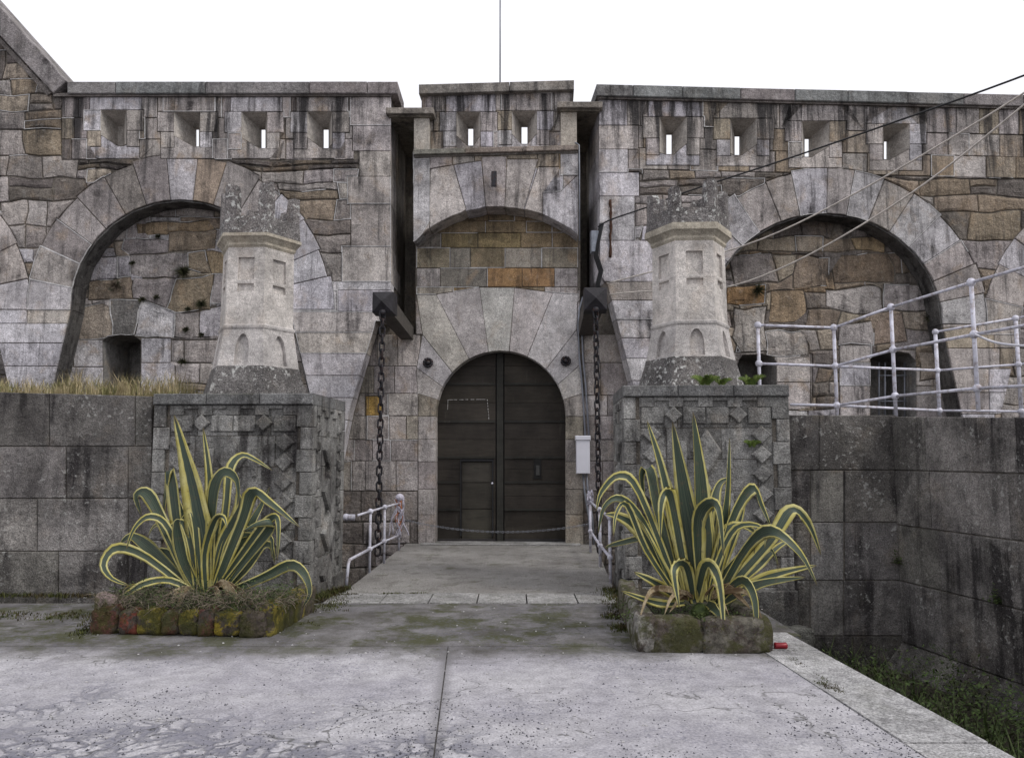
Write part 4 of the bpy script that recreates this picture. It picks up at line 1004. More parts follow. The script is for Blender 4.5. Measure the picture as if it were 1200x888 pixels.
# ------------------------------------------------------------------ turrets
def turret(cpx, ztop_ped, Ys, label, D, side):
    yc, ycb, yco, ysb, yfb, yb = Ys
    ctr = on_y(cpx, 400, D); Z = lambda y: on_y(cpx, y, D-.35).z
    t = thing('turret', (ctr.x, D, ztop_ped), label, 'turret', 'small hexagonal turrets on the pedestals')
    s = 45/F*D; s *= .98; ang0 = GA
    def hexpts(r, z): return [Vector((ctr.x+r*math.cos(ang0+math.pi/3*k), D+r*math.sin(ang0+math.pi/3*k), z)) for k in range(6)]
    def loft(rings, name, mat, col, cap=True):
        m = MB(); V = []; f = []
        for r, z in rings: V += hexpts(r, z)
        n = len(rings)
        for j in range(n-1):
            for k in range(6): f.append((j*6+k, j*6+(k+1) % 6, (j+1)*6+(k+1) % 6, (j+1)*6+k))
        if cap: f += [tuple(range(5, -1, -1)), tuple((n-1)*6+k for k in range(6))]
        m.add(V, f); return m.build(name, mat, t, col)
    def panel(a, b, c, d, hole, dep, name, mat, col):
        """stone face a-b (bottom) c-d (top) with a sunk niche given in unit coordinates"""
        m = MB(); ex = (b-a); n_ = (b-a).cross(d-a).normalized()
        P_ = lambda x, y: a+(b-a)*x*(1-y)+(c-d)*x*y+(d-a)*y
        H = [P_(x, y) for x, y in hole]; Hb = [p-n_*dep for p in H]; N = len(H)
        # ring triangulated through 2-D cdt in unit space
        vs = [Vector(q) for q in ((0, 0), (1, 0), (1, 1), (0, 1))]+[Vector(q) for q in hole]
        V, E, Fc, _, _, of = delaunay_2d_cdt(vs, [], [[0, 1, 2, 3], list(range(4, 4+N))], 1, 1e-5, True)
        VV = [P_(v_[0], v_[1]) for v_ in V]; fs = [tuple(x) for x, o_ in zip(Fc, of) if 1 not in o_]
        m.add(VV, fs); m.add(H+Hb, [(i, (i+1) % N, N+(i+1) % N, N+i) for i in range(N)]+[tuple(range(N, 2*N))])
        return m.build(name, mat, t, col)
    C1 = (.55, .515, .485, 1); C2 = (.46, .435, .42, 1)
    z0 = ztop_ped-.02; zb = Z(yfb); zf = Z(ysb); zc = Z(yco); zd = Z(ycb); ze = Z(yc)
    loft([(s*1.46, z0), (s*1.36, z0+(zb-z0)*.35), (s*1.24, z0+(zb-z0)*.8), (s*1.20, zb)], 'flared_base', M_CROWN, (.19, .18, .175, 1))
    lo = hexpts(s*1.185, zb+.002); hi = hexpts(s*1.015, zf)
    arch = [(.34, .04), (.66, .04), (.66, .5), (.63, .68), (.56, .8), (.5, .83), (.44, .8), (.37, .68), (.34, .5)]
    for k in range(6): panel(lo[k], lo[(k+1) % 6], hi[(k+1) % 6], hi[k], arch, .05, 'niche_panel', M_TUR, C2)
    loft([(s*1.03, zf-.025), (s*1.055, zf-.005), (s*1.055, zf+.02), (s*1.0, zf+.04)], 'torus_moulding', M_TUR, C2)
    lo = hexpts(s*1.0, zf+.035); mid = hexpts(s*.985, (zf+zc)/2+.05); hi = hexpts(s*.97, zc)
    nic = [(.30, 0.0), (.70, 0.0), (.70, .66), (.30, .66)]
    nic = [(.28, .08), (.72, .08), (.72, .70), (.28, .70)]
    loft([(s*.90, zf), (s*.90, zc)], 'shaft_core', M_TUR, C1)
    for k in range(6):
        k2 = (k+1) % 6
        panel(lo[k], lo[k2], mid[k2]-Vector((0, 0, .003)), mid[k]-Vector((0, 0, .003)), [(.28, .80), (.72, .80), (.72, .985), (.28, .985)], .045, 'shaft_panel', M_TUR, C1)
        panel(mid[k], mid[k2], hi[k2], hi[k], nic, .055, 'shaft_panel', M_TUR, C1)
    loft([(s*.97, zc-.01), (s*1.02, zc+.02), (s*1.02, zc+.05), (s*1.12, zc+.10), (s*1.17, zc+.115), (s*1.17, zd), (s*1.12, zd+.01)], 'cornice', M_TUR, (.44, .40, .33, 1))
    zr = zd+(ze-zd)*.36
    m = MB(); V = hexpts(s*1.14, zd+.008)+hexpts(s*1.10, zr)+hexpts(s*.86, zr)+hexpts(s*.86, zd+.02); f = []
    for j in range(3):
        for k in range(6): f.append((j*6+k, j*6+(k+1) % 6, (j+1)*6+(k+1) % 6, (j+1)*6+k))
    f.append(tuple(18+k for k in range(6))); m.add(V, f); m.build('crown_wall', M_CROWN, t, (.25, .235, .23, 1))
    for k in range(6):
        m = MB(); h = (ze-zr)*R.uniform(.72, 1.05)
        o_ = hexpts(1, 0); c0 = Vector((ctr.x, D, 0)); ks = [k-1, k, k+1]; fr_ = R.uniform(.18, .27)
        def pt(r, kk, g_, z): 
            A, B = hexpts(r, z)[k], hexpts(r, z)[kk % 6]; return A+(B-A)*g_
        V = []
        for z, sh in ((zr-.02, 0), (zr+h*.55, .01), (zr+h*.86, .035), (zr+h, .09)):
            rr = s*(1.10-.1*sh-.0); ri = s*(.88+sh*.3); ff = fr_*(1-sh*2.6)
            V += [pt(rr, k-1, ff, z+R.uniform(-.008, .008)), pt(rr, k, 0, z+.01), pt(rr, k+1, ff, z+R.uniform(-.008, .008)), pt(ri, k+1, ff, z), pt(ri, k, 0, z), pt(ri, k-1, ff, z)]
        f = []
        for j in range(3):
            for q in range(6): f.append((j*6+q, j*6+(q+1) % 6, (j+1)*6+(q+1) % 6, (j+1)*6+q))
        f.append(tuple(18+q for q in range(6))); m.add(V, f); m.build('merlon', M_CROWN, t, (.27, .25, .245, 1))
    return t
turret(300, zA, (219, 276, 290, 384, 430, 461), 'left hexagonal stone turret with worn lichened merlons', PY+.75, -1)
turret(809, zB, (213, 264, 282, 379, 419, 450), 'right hexagonal stone turret with worn lichened merlons and ferns at its foot', PY+.75, 1)
# ------------------------------------------------------------------ railings
def rail_balls(t, pts, r=.045):
    for p in pts: m = MB(); m.ball(p, r); m.build('ball_joint', M_PAINT, t)
def tubes(t, name, pts, r): m = MB(); m.tube(pts, r, 8); return m.build(name, M_PAINT, t)
dA = {888: PY+.75, 977: PY+.75, 1046: CR.y-.1+.25}
def sideD(px, s=.18):   # distance on the side wall's top, s behind its face
    o = SW.P(0, 0, -s); k = (px-600)/F; 
    t_ = (k*o.y*1.0-o.x)/(SW.d.x-k*SW.d.y); return (o+SW.d*t_).y
runA = thing('railing', on_y(1046, 487, sideD(1046)), 'white pipe railing with ball joints sloping up along the right terrace wall', 'railing')
PA = [(888, 381, 426, 447), (977, 384, 429, 475), (1044, 360, 410, 464), (1138, 331, 392, 455), (1290, 288, 364, 447)]
DD = [PY+.8, PY+.8, sideD(1044), sideD(1138), sideD(1290)]
for i, ((x, a, b, c), D) in enumerate(zip(PA, DD)):
    base = on_y(x, c, D).z-.35 if i != 1 else 2.0
    top_ = on_y(x, a, D); q = Vector((top_.x, top_.y, max(1.85, top_.z-1.35))); tubes(runA, 'post', [top_, q], .023)
    rail_balls(runA, [top_, Vector((top_.x, top_.y, on_y(x, b, D).z))]+([Vector((top_.x, top_.y, on_y(x, c, D).z))] if i else []), .048)
def pt3(i, j): x = PA[i][0]; D = DD[i]; t_ = on_y(x, PA[i][1], D); return Vector((t_.x, t_.y, on_y(x, PA[i][1+j], D).z))
for j in range(3):
    for i in range(4):
        if j == 2 and i == 0: continue
        tubes(runA, 'rail', [pt3(i, j), pt3(i+1, j)], .017)
runB = thing('railing', on_y(1096, 487, PY+1.5), 'white pipe railing with ball joints set back behind the nearer rail', 'railing')
PB = [(1096, 389, 434, 481), (1190, 373, 427, 482), (1300, 350, 415, 484)]; DB = [PY+1.6, PY+1.3, PY+1.0]
def pb(i, j): x = PB[i][0]; D = DB[i]; t_ = on_y(x, PB[i][1], D); return Vector((t_.x, t_.y, on_y(x, PB[i][1+j], D).z))
for i in range(3):
    tubes(runB, 'post', [pb(i, 0), pb(i, 2)-Vector((0, 0, .12))], .026); rail_balls(runB, [pb(i, 0), pb(i, 1), pb(i, 2)])
    if i: 
        for j in range(3): tubes(runB, 'rail', [pb(i-1, j), pb(i, j)], .016)
for j in (1, 2): tubes(runB, 'rail', [pt3(1, j)+Vector((0, .02, 0)), pb(0, j)], .018)
tubes(runB, 'rail', [on_y(926, 474, PY+.8), pt3(1, 2)], .018)
# terrace fill behind the right walls so that posts stand on it
tf = slab('terrace', [(PR.P(uB, 0, 0).x-.1, PY+.35), (14, PY+.35), (14, PY+2.4), (PR.P(uB, 0, 0).x-.3, PY+2.4)], -3, 1.9, M_SOIL); tag(tf, 'raised terrace behind the right moat wall', 'ground', kind='structure')
# bridge rails
lr = thing('railing', on_z(450, 660), 'short white pipe railing at the left side of the bridge', 'railing')
LP = [((433.5, 599), (433, 671), (433.5, 643)), ((451, 594), (450, 660), (450.5, 634)), ((468, 589.5), (467.5, 645), (468, 627))]
lp = []
for a, b, c in LP:
    q = on_z(*b); tp = on_y(a[0], a[1], q.y); md = on_y(c[0], c[1], q.y); lp.append((q, tp, md))
    tubes(lr, 'post', [q, Vector((q.x, q.y, tp.z))], .018); rail_balls(lr, [Vector((q.x, q.y, tp.z)), Vector((q.x, q.y, md.z))], .04)
T_ = [Vector((q.x, q.y, tp.z)) for q, tp, md in lp]; Mm = [Vector((q.x, q.y, md.z)) for q, tp, md in lp]
st = T_[0]+(T_[0]-T_[1])*.75
for i in range(2): tubes(lr, 'rail', [T_[i], T_[i+1]], .016); tubes(lr, 'rail', [Mm[i], Mm[i+1]], .016)
tubes(lr, 'rail', [st, T_[0]], .016)
lo_ = Mm[0]+(Mm[0]-Mm[1])*1.15; tubes(lr, 'rail', [Mm[0], lo_, lo_-Vector((0, 0, .03))+(lo_-Mm[0])*.06, Vector((lo_.x-.03, lo_.y-.05, 0))], .02)
rr_ = thing('railing', on_z(706, 670), 'short white pipe railing at the right side of the bridge', 'railing')
RP = [((691, 588), (692, 647), (690, 622)), ((703, 597), (703.5, 664), (703, 639)), ((714.5, 606), (715.5, 683), (714, 653))]
rp = []
for a, b, c in RP:
    q = on_z(*b); rp.append((q, Vector((q.x, q.y, on_y(*a, q.y).z)), Vector((q.x, q.y, on_y(*c, q.y).z))))
for q, tp, md in rp:
    tubes(rr_, 'post', [q, tp], .022); rail_balls(rr_, [tp, md], .04)
for i in range(2): tubes(rr_, 'rail', [rp[i][1], rp[i+1][1]], .02); tubes(rr_, 'rail', [rp[i][2], rp[i+1][2]], .02)
# frayed ropes knotted on the left rail end
rp0 = T_[2]; rt = thing('rope_bundle', rp0, 'tangle of frayed white ropes tied on the end post of the left bridge railing', 'rope')
for k in range(16):
    m = MB(); x = R.uniform(-.10, .09); L = R.uniform(.35, .68); p = rp0+Vector((x*.4, -.04, .06+R.uniform(0, .08))); pts = []
    for i in range(8):
        t_ = i/7; pts.append(p+Vector((x*t_+R.uniform(-.022, .022)+.05*math.sin(k+t_*5), R.uniform(-.03, .03)-.02, -L*t_)))
    m.tube(pts, R.uniform(.006, .013), 5); m.build('rope', M_ROPE if k % 5 else M_ROPE2, rt)
m = MB(); m.ball(rp0+Vector((.01, -.05, .10)), .075, 8, 6, .9); m.build('knot', M_ROPE, rt)
m = MB()
for k in range(9): m.tube([rp[0][1]+Vector((R.uniform(-.06, .05), -.03, R.uniform(-.05, .22))) for _ in range(4)], .009, 5)
tag(m.build('rope', M_ROPE), 'small tangle of grey rope wound on the end of the right bridge railing', 'rope')
# thin chain across the bridge
pA = on_y(474, 609, lp[2][0].y); pB = rp[0][2]+Vector((0, 0, .12)); tc = thing('barrier_chain', (pA+pB)/2, 'thin slack chain hung across the bridge before the door', 'chain')
me2 = LINK.copy(); me2.name = 'thin_link'; me2.materials.clear(); me2.materials.append(M_PIPE)
N = 74
for i in range(N):
    t_ = (i+.5)/N; p = pA.lerp(pB, t_); p.z -= 4*.17*t_*(1-t_); sl_ = (pB.z-pA.z-.68*(1-2*t_))/(pB-pA).length
    o = bpy.data.objects.new('chain_link', me2); COL.objects.link(o); o.parent = tc; o.location = p-tc.location; o.scale = (.36, .36, .36)
    o.rotation_euler = (0 if i % 2 else math.pi/2, math.pi/2-math.atan(sl_), 0); o.rotation_mode = 'XYZ'
m = MB(); a_ = on_y(404, 606, G.o.y-2.2); m.tube([a_, a_+Vector((.16, 0, 0))], .05, 8); m.ball(a_+Vector((.02, 0, 0)), .06); tag(m.build('pipe_stub', M_PAINT), 'white painted pipe stub sticking out beside the left pedestal', 'pipe')
# ------------------------------------------------------------------ meter box, conduits, cables
mb = thing('meter_box', G.P(*G.uv(683, 555), .1), 'white plastic meter box mounted right of the door', 'box')
u0, v1 = G.uv(675, 511, .25); u1, v0 = G.uv(691.5, 555, .25)
m = MB(); m.pbox(G, u0, u1, v0, v1-.05, .05, .25, .012); m.build('case', M_BOX, mb); m = MB(); m.pbox(G, u0-.015, u1+.015, v1-.075, v1+.01, .04, .27, .012); m.build('lid', M_BOX, mb)
cd = thing('conduit', G.P(*G.uv(686, 500), .05), 'grey cable conduits running down the wall from the right beam to the meter box', 'pipe')
for dx in (0, 4.2):
    pts = [G.P(*G.uv(x+dx, y, .04), .04) for x, y in ((683, 348), (679, 362), (677.5, 380), (679, 420), (682, 450), (684, 480), (686, 512))]; part_tube(cd, 'conduit_pipe', pts, .018, M_PIPE)
for dx in (0, 4): part_tube(cd, 'conduit_pipe', [G.P(*G.uv(x+dx, y, .06), .06) for x, y in ((683, 552), (685, 575), (690, 605), (692, 640))], .02, M_PIPE)
part_tube(cd, 'conduit_pipe', [G.P(*G.uv(x, y, HD+.03), HD+.03) for x, y in ((674, 167), (678.5, 170), (679, 200), (679, 282))], .014, M_PIPE)
jb = thing('junction_box', RW.P(*RW.uv(698, 280), .05), 'grey junction box with black cable loops in the mouth of the right slot', 'box')
u0, v1 = RW.uv(693, 270, .12); u1, v0 = RW.uv(702, 295, .12); m = MB(); m.pbox(RW, u0, u1, v0, v1, -.05, .12, .008); m.build('case', simple('grey_box', (.2, .22, .26), .5), jb)
for k in range(4): part_tube(jb, 'cable', [RW.P(*RW.uv(x+k*1.3, y, .1), .1+.02*k) for x, y in ((703, 262), (698, 285), (696, 300), (702, 318), (698, 335), (706, 350))], .013, M_BLACK, 6)
def wire(pts, r, mat, label, Ds, name='overhead_cable'):
    m = MB(); P_ = [on_y(x, y, D) for (x, y), D in zip(pts, Ds)]
    Q = []
    for i in range(len(P_)-1):
        for k in range(6): Q.append(P_[i].lerp(P_[i+1], k/6))
    Q.append(P_[-1])
    for _ in range(8): Q = [Q[0]]+[(Q[i-1]+Q[i]*2+Q[i+1])/4 for i in range(1, len(Q)-1)]+[Q[-1]]
    m.tube(Q, r, 6); tag(m.build(name, mat), label, 'cable', 'overhead cables')
WD = g0.y-HD-.1
wire([(701, 266), (712, 258), (760, 243), (799, 226), (900, 194), (1009, 157), (1200, 90), (1330, 36)], .013, M_BLACK, 'thick black overhead cable, topmost of the three crossing the right wall', [WD-.2, WD-.4, WD-.8, WD-1.2, WD-2.3, WD-3.4, WD-5, WD-6])
wire([(712, 332), (765, 318), (895, 284), (1031, 212), (1200, 111), (1330, 20)], .013, M_WIRE, 'thin pale overhead wire, middle one of the three crossing the right wall', [WD-.1, WD-.5, WD-1.7, WD-3.0, WD-4.6, WD-6])
wire([(714, 345), (765, 340), (849, 342), (943, 304), (1075, 225), (1200, 124), (1330, 10)], .013, M_WIRE, 'thin pale overhead wire, lowest of the three crossing the right wall', [WD-.1, WD-.5, WD-1.4, WD-2.3, WD-3.6, WD-4.8, WD-6])
wire([(1143, 392), (1165, 402), (1200, 406), (1260, 404)], .012, M_BOX, 'short white cable sagging from the white railing post', [sideD(1143)-.05, sideD(1143)-.05, sideD(1200), sideD(1260)], 'loose_cable')
m = MB(); a_ = G.P(*G.uv(586, 98, -1), -1); m.tube([a_-Vector((0, 0, .6)), a_+Vector((0, 0, 2.8))], .018, 6); tag(m.build('antenna_pole', M_PIPE), 'thin antenna pole rising into the sky above the gate', 'pole')
# ------------------------------------------------------------------ vegetation helpers
def blades(m, c, n, h, spread, wd=.006, lean=.5, zr=0.0, Rr=R):
    for _ in range(n):
        a = Rr.uniform(0, 6.283); r = spread*math.sqrt(Rr.random()); b = Vector(c)+Vector((r*math.cos(a), r*math.sin(a), Rr.uniform(-zr, zr)))
        L = h*Rr.uniform(.4, 1.15); d = Vector((Rr.uniform(-1, 1), Rr.uniform(-1, 1), 0))*lean*L; w_ = Vector((-d.y, d.x, 0)); w_ = (w_.normalized() if w_.length > 1e-6 else Vector((1, 0, 0)))*wd
        m.add([b-w_, b+w_, b+d*.35+Vector((0, 0, L*.6))+w_*.7, b+d*.35+Vector((0, 0, L*.6))-w_*.7, b+d+Vector((0, 0, L))], [(0, 1, 2, 3), (3, 2, 4)])
def leaves(m, c, n, size, sx, sy, sz):
    for _ in range(n):
        p = Vector(c)+Vector((R.gauss(0, 1)*sx, R.gauss(0, 1)*sy, abs(R.gauss(0, 1))*sz)); a = Vector((R.uniform(-1, 1), R.uniform(-1, 1), R.uniform(-.6, .6))).normalized(); b = a.cross(Vector((R.uniform(-.5, .5), R.uniform(-.5, .5), 1))).normalized(); s = size*R.uniform(.5, 1.3)
        m.add([p-a*s, p-b*s*.45, p+a*s, p+b*s*.45], [(0, 1, 2, 3)])
# dry grass on the left terrace wall
m = MB()
for i in range(1500):
    x = R.uniform(-9, on_y(212, 460, PY+.5).x); y = PY+.35+R.random()**1.6*1.1; z = LM.uv(90, 460)[1]
    h = .25 if x < -4.0 else .19
    blades(m, (x, y, z-.02), 3, h*(1.0+.6*noise.noise(Vector((x*2.5, y, 0)))), .05, .004, .7)
tag(m.build('dry_grass', M_DRY), 'dry yellow grass growing along the top of the left terrace wall', 'grass', kind='stuff')
ls = slab('terrace', [(-12, PY+.3), (on_y(178, 460, PY).x-.1, PY+.3), (on_y(230, 460, PY+1.5).x, PY+1.75), (-12, PY+1.75)], -3, LM.uv(90, 463)[1]-.02, M_SOIL); tag(ls, 'earth top of the left terrace', 'ground', kind='structure')
# tufts in the left blind arch
for i, (x, y, s, lab) in enumerate(((185, 277, .10, 'small dark tuft high under the crown of the left blind arch'), (215, 318, .26, 'largest dark tuft growing from the left blind arch masonry'), (236, 356, .17, 'dark tuft right of centre in the left blind arch'), (135, 335, .22, 'brownish tuft on the left side of the left blind arch'), (155, 308, .10, 'small tuft above the brown one in the left blind arch'), (166, 351, .13, 'dark tuft beside the white pointing in the left blind arch'), (183, 348, .10, 'small tuft between two others in the left blind arch'), (218, 386, .12, 'dark tuft right of the small window in the left arch'), (236, 392, .09, 'tiny tuft beside the turret in the left arch'), (214, 424, .15, 'low tuft right of the small dark window'), (220, 362, .10, 'tuft below the largest one in the left arch'), (80, 430, .12, 'tuft at the foot of the left arch leg'))):
    u, v = LW.uv(x, y, -RD+.05); m = MB(); c = LW.P(u, v, -RD+.04)
    for _ in range(int(160+s*900)):
        d = Vector((R.gauss(0, 1), -abs(R.gauss(0, .8)), R.gauss(-.1, .8))).normalized()*s*R.uniform(.2, .95); w_ = d.cross(Vector((R.random(), R.random(), R.random()))).normalized()*.006
        m.add([c+d*.15-w_, c+d*.15+w_, c+d], [(0, 1, 2)])
    tag(m.build('wall_tuft', foliage('tuft', (.03, .035, .02), (.07, .07, .035)) if i == 0 else (M_TWIG if i == 3 else bpy.data.materials['tuft'])), lab, 'plant', 'tufts in the left blind arch')
for x, y, s, lab in ((888, 340, .22, 'dark green tuft high on the left of the right blind arch'), (1090, 372, .2, 'tuft on the right flank of the right blind arch')):
    u, v = RW.uv(x, y, -RD+.05); m = MB(); c = RW.P(u, v, -RD+.04)
    for _ in range(260):
        d = Vector((R.gauss(0, 1), -abs(R.gauss(0, .8)), R.gauss(-.1, .8))).normalized()*s*R.uniform(.2, .95); w_ = d.cross(Vector((R.random(), R.random(), R.random()))).normalized()*.006
        m.add([c+d*.15-w_, c+d*.15+w_, c+d], [(0, 1, 2)])
    tag(m.build('wall_tuft', bpy.data.materials['tuft']), lab, 'plant', 'tufts in the right blind arch')
# ferns on the right pedestal
def fern(c, n, L, label, group=None):
    t = thing('fern', c, label, 'fern', group)
    for k in range(n):
        m = MB(); a = R.uniform(0, 6.283); d = Vector((math.cos(a), math.sin(a)*.6-.3, 0)); l = L*R.uniform(.7, 1.15)
        for i in range(10):
            s = i/10; p = Vector(c)+d*l*s*.8+Vector((0, 0, l*(s-.55*s*s*1.3))); q = Vector((d.x*.8, d.y*.8, 1-1.4*s)).cross(Vector((R.uniform(-.3, .3), -1, .3))).normalized()*(l*.20*(1-s)+.012)
            for g_ in (-1, 1): m.add([p, p+q*g_*.6-Vector((0, 0, .004)), p+q*g_+d*l*.05, p+d*l*.085+Vector((0, 0, .012))], [(0, 1, 2, 3)])
        m.build('frond', M_FERN, t)
    return t
fern(on_y(826, 450, PY-.01), 14, .26, 'bright green fern at the foot of the right turret', 'ferns on the right pedestal')
fern(on_y(879, 450, PY+.1), 10, .22, 'fern on the right corner of the right pedestal top', 'ferns on the right pedestal')
fern(on_y(845, 450, PY+.0), 7, .14, 'low fern between two larger ones on the right pedestal top', 'ferns on the right pedestal')
fern(on_y(881, 522, PY-.09), 12, .13, 'small fern growing out of the front of the right pedestal', None)
for x, y, lab in ((1053, 660, 'green weed sprouting from the joint of the moat corner'), (1172, 706, 'small weed sprouting from a joint of the far right moat wall')):
    c = on_y(x, y, CR.y-.03) if x < 1100 else SW.P(*SW.uv(x, y), .03); m = MB(); leaves(m, c, 130, .02, .04, .03, .06); tag(m.build('wall_weed', M_WEED), lab, 'plant')
# moat weeds
m = MB()
for i in range(5200):
    t_ = R.uniform(-.8, 6.0); yy_ = EDGE[0].y-t_; x0 = kx(yy_, 0)+.05; x1 = SW.P(CR.y-yy_, 0, .3).x+.1
    x = x0+(x1-x0)*R.random(); y = yy_; h = .35+.28*noise.noise(Vector((x*1.7, y*1.7, 3)))
    leaves(m, (x, y, MZ+.02+max(.02, h*R.random())), 4, .022, .05, .05, .03)
tag(m.build('moat_weeds', M_IVY), 'dark green leafy weeds filling the foot of the dry moat', 'weeds', kind='stuff')
m = MB()
for i in range(420):
    t_ = R.uniform(-1, 6); yy_ = EDGE[0].y-t_; blades(m, (kx(yy_, -R.uniform(.1, 1.2)), yy_, MZ), 3, .5, .06, .008, .6)
tag(m.build('moat_grass', M_WEED), 'tall green grass blades among the moat weeds', 'grass', kind='stuff')
# moss and weeds at the feet of walls and along joints
m = MB()
def mossline(a, b, n, h, sp, wd=.005):
    for i in range(n):
        t_ = R.random(); p = Vector(a).lerp(Vector(b), t_)
        if noise.noise(Vector((p.x*2.2, p.y*2.2, 7))) > -.25: blades(m, (p.x+R.gauss(0, sp), p.y+R.gauss(0, sp), 0), 3, h, .03, wd, .9)
mossline((-9, PY+.16, 0), (on_y(178, 700, PY).x, PY+.1, 0), 900, .05, .05); mossline((on_z(0, 722).x-2, on_z(0, 722).y, 0), on_z(110, 722), 500, .03, .12); mossline(on_z(362, 706), on_z(405, 690), 320, .06, .05); mossline(on_z(712, 690), on_z(735, 720), 260, .05, .07); mossline(on_z(715, 720), on_z(735, 745), 260, .04, .05)
mossline(on_z(345, 730), on_z(400, 700), 340, .025, .12); mossline(on_z(925, 770), on_z(985, 808), 60, .014, .008, .003); mossline(on_z(960, 800), on_z(985, 812), 90, .018, .012, .003); mossline(on_z(95, 745), on_z(130, 720), 200, .03, .07)
mossline(on_z(400, 697), on_z(500, 695.5), 120, .025, .015)
tag(m.build('moss_and_weeds', M_MOSS), 'moss and low weeds at the feet of the walls and planters', 'moss', kind='stuff')
# little stones on the concrete
m = MB()
for i in range(5200):
    py = 760+128*R.random()**.7; px = R.uniform(0, 1090); p = on_z(px, py)
    dn = noise.noise(Vector((p.x*1.1, p.y*1.1, 5)))+.35*noise.noise(Vector((p.x*4, p.y*4, 1)))
    if dn < R.uniform(-.1, .4) and R.random() < .9: continue
    if p.x > kx(p.y, kin): continue
    s = R.uniform(.003, .008)*(1 if R.random() < .93 else 1.6); a = R.uniform(0, 3); c, d = math.cos(a)*s, math.sin(a)*s*R.uniform(.5, 1); z = s*.8
    m.add([p+Vector((c, d, 0)), p+Vector((-d, c, 0)), p+Vector((-c, -d, 0)), p+Vector((d, -c, 0)), p+Vector((c*.3, d*.3, z))], [(0, 1, 4), (1, 2, 4), (2, 3, 4), (3, 0, 4)])
tag(m.build('grit', M_PEB), 'small dark grit scattered over the forecourt concrete', 'grit', kind='stuff')
m = MB()
for i in range(260):
    p = on_z(R.uniform(0, 900), R.uniform(705, 880)); s = R.uniform(.004, .012); m.ball(p+Vector((0, 0, s*.3)), s, 5, 3, .5)
tag(m.build('pale_litter', M_POINT), 'pale chips and crumbs scattered over the forecourt', 'grit', kind='stuff')
# ------------------------------------------------------------------ planters
def rock(root, name, c, sx, sy, sz, col, rz=0.0, mat=M_ROCK, sd=0):
    m = MB(); V = []; f = []; n = 6
    idx = {}
    def vid(i, j, k):
        if (i, j, k) in idx: return idx[(i, j, k)]
        p = Vector((i/n*2-1, j/n*2-1, k/n*2-1)); q = Vector([math.copysign(abs(x)**1.0, x) for x in p]); l = (abs(p.x)**5+abs(p.y)**5+abs(p.z)**5)**.2; q = q/l
        d = 1+.16*noise.noise(q*1.6+Vector((sd*3.1, sd, 0)))+.09*noise.noise(q*4+Vector((sd, 0, 0)))
        q = Vector((q.x*sx*d, q.y*sy*d, q.z*sz*d)); x, y = q.x*math.cos(rz)-q.y*math.sin(rz), q.x*math.sin(rz)+q.y*math.cos(rz)
        V.append(Vector(c)+Vector((x, y, q.z))); idx[(i, j, k)] = len(V)-1; return len(V)-1
    for a in range(n):
        for b in range(n):
            f += [(vid(a, b, 0), vid(a, b+1, 0), vid(a+1, b+1, 0), vid(a+1, b, 0)), (vid(a, b, n), vid(a+1, b, n), vid(a+1, b+1, n), vid(a, b+1, n)), (vid(a, 0, b), vid(a+1, 0, b), vid(a+1, 0, b+1), vid(a, 0, b+1)), (vid(a, n, b), vid(a, n, b+1), vid(a+1, n, b+1), vid(a+1, n, b)), (vid(0, a, b), vid(0, a, b+1), vid(0, a+1, b+1), vid(0, a+1, b)), (vid(n, a, b), vid(n, a+1, b), vid(n, a+1, b+1), vid(n, a, b+1))]
    m.add(V, f, True); return m.build(name, mat, root, (*col, 1))
RED = (.12, .052, .044); YEL = (.20, .165, .035); BRN = (.09, .075, .055)
la, lb = on_z(108, 742), on_z(308, 748); lc = on_z(362, 716); ld = on_z(150, 712)
pt = thing('planter', (la+lb)/2+Vector((0, .4, 0)), 'low stone planter with flaking red and yellow paint under the left agave', 'planter')
cols = [RED, (.17, .05, .035), YEL, RED, YEL, RED, (.26, .20, .03), BRN]
N = 8
ws = [R.uniform(.7, 1.4) for _ in range(N)]; ws = [w_/sum(ws) for w_ in ws]
for i in range(N):
    t_ = sum(ws[:i])+ws[i]/2; p = la.lerp(lb, t_); rock(pt, 'edge_stone', p+Vector((0, .09+R.uniform(-.015, .02), .11)), (lb-la).length*ws[i]/2*1.07, .10, .125+R.uniform(-.02, .02), cols[i], 0, sd=i)
for i, c in enumerate((YEL, (.14, .13, .03), YEL, BRN)):
    p = lb.lerp(lc, (i+.6)/4.2); rock(pt, 'edge_stone', p+Vector((-.02, .05, .12)), .085, (lc-lb).length/8*1.1, .165, c, -math.atan2((lc-lb).x, (lc-lb).y), sd=20+i)
for i in range(4):
    p = la.lerp(ld, (i+.7)/4.3); rock(pt, 'edge_stone', p+Vector((.05, .05, .10)), .085, .16, .15, (BRN, RED, BRN, YEL)[i], -math.atan2((ld-la).x, (ld-la).y), sd=30+i)
slab('soil', [la+Vector((.1, .12, 0)), lb+Vector((-.08, .1, 0)), lc+Vector((-.12, -.02, 0)), ld+Vector((.05, -.02, 0))], .0, .22, M_SOIL, pt)
rock(pt, 'corner_stone', la+Vector((.08, .10, .17)), .10, .10, .17, (.22, .17, .16), 0, sd=50)
ra, rb = on_z(752, 764), on_z(900, 766); rc_ = on_z(729, 712)
pt2 = thing('planter', (ra+rb)/2+Vector((0, .4, 0)), 'mossy curved stone planter under the right agave', 'planter')
N = 2
for i in range(N): rock(pt2, 'edge_stone', ra.lerp(rb, (i+.5)/N)+Vector((0, .10, .12)), (rb-ra).length/N/2*1.06, .11, .155, (.13, .12, .10), 0, sd=60+i*5)
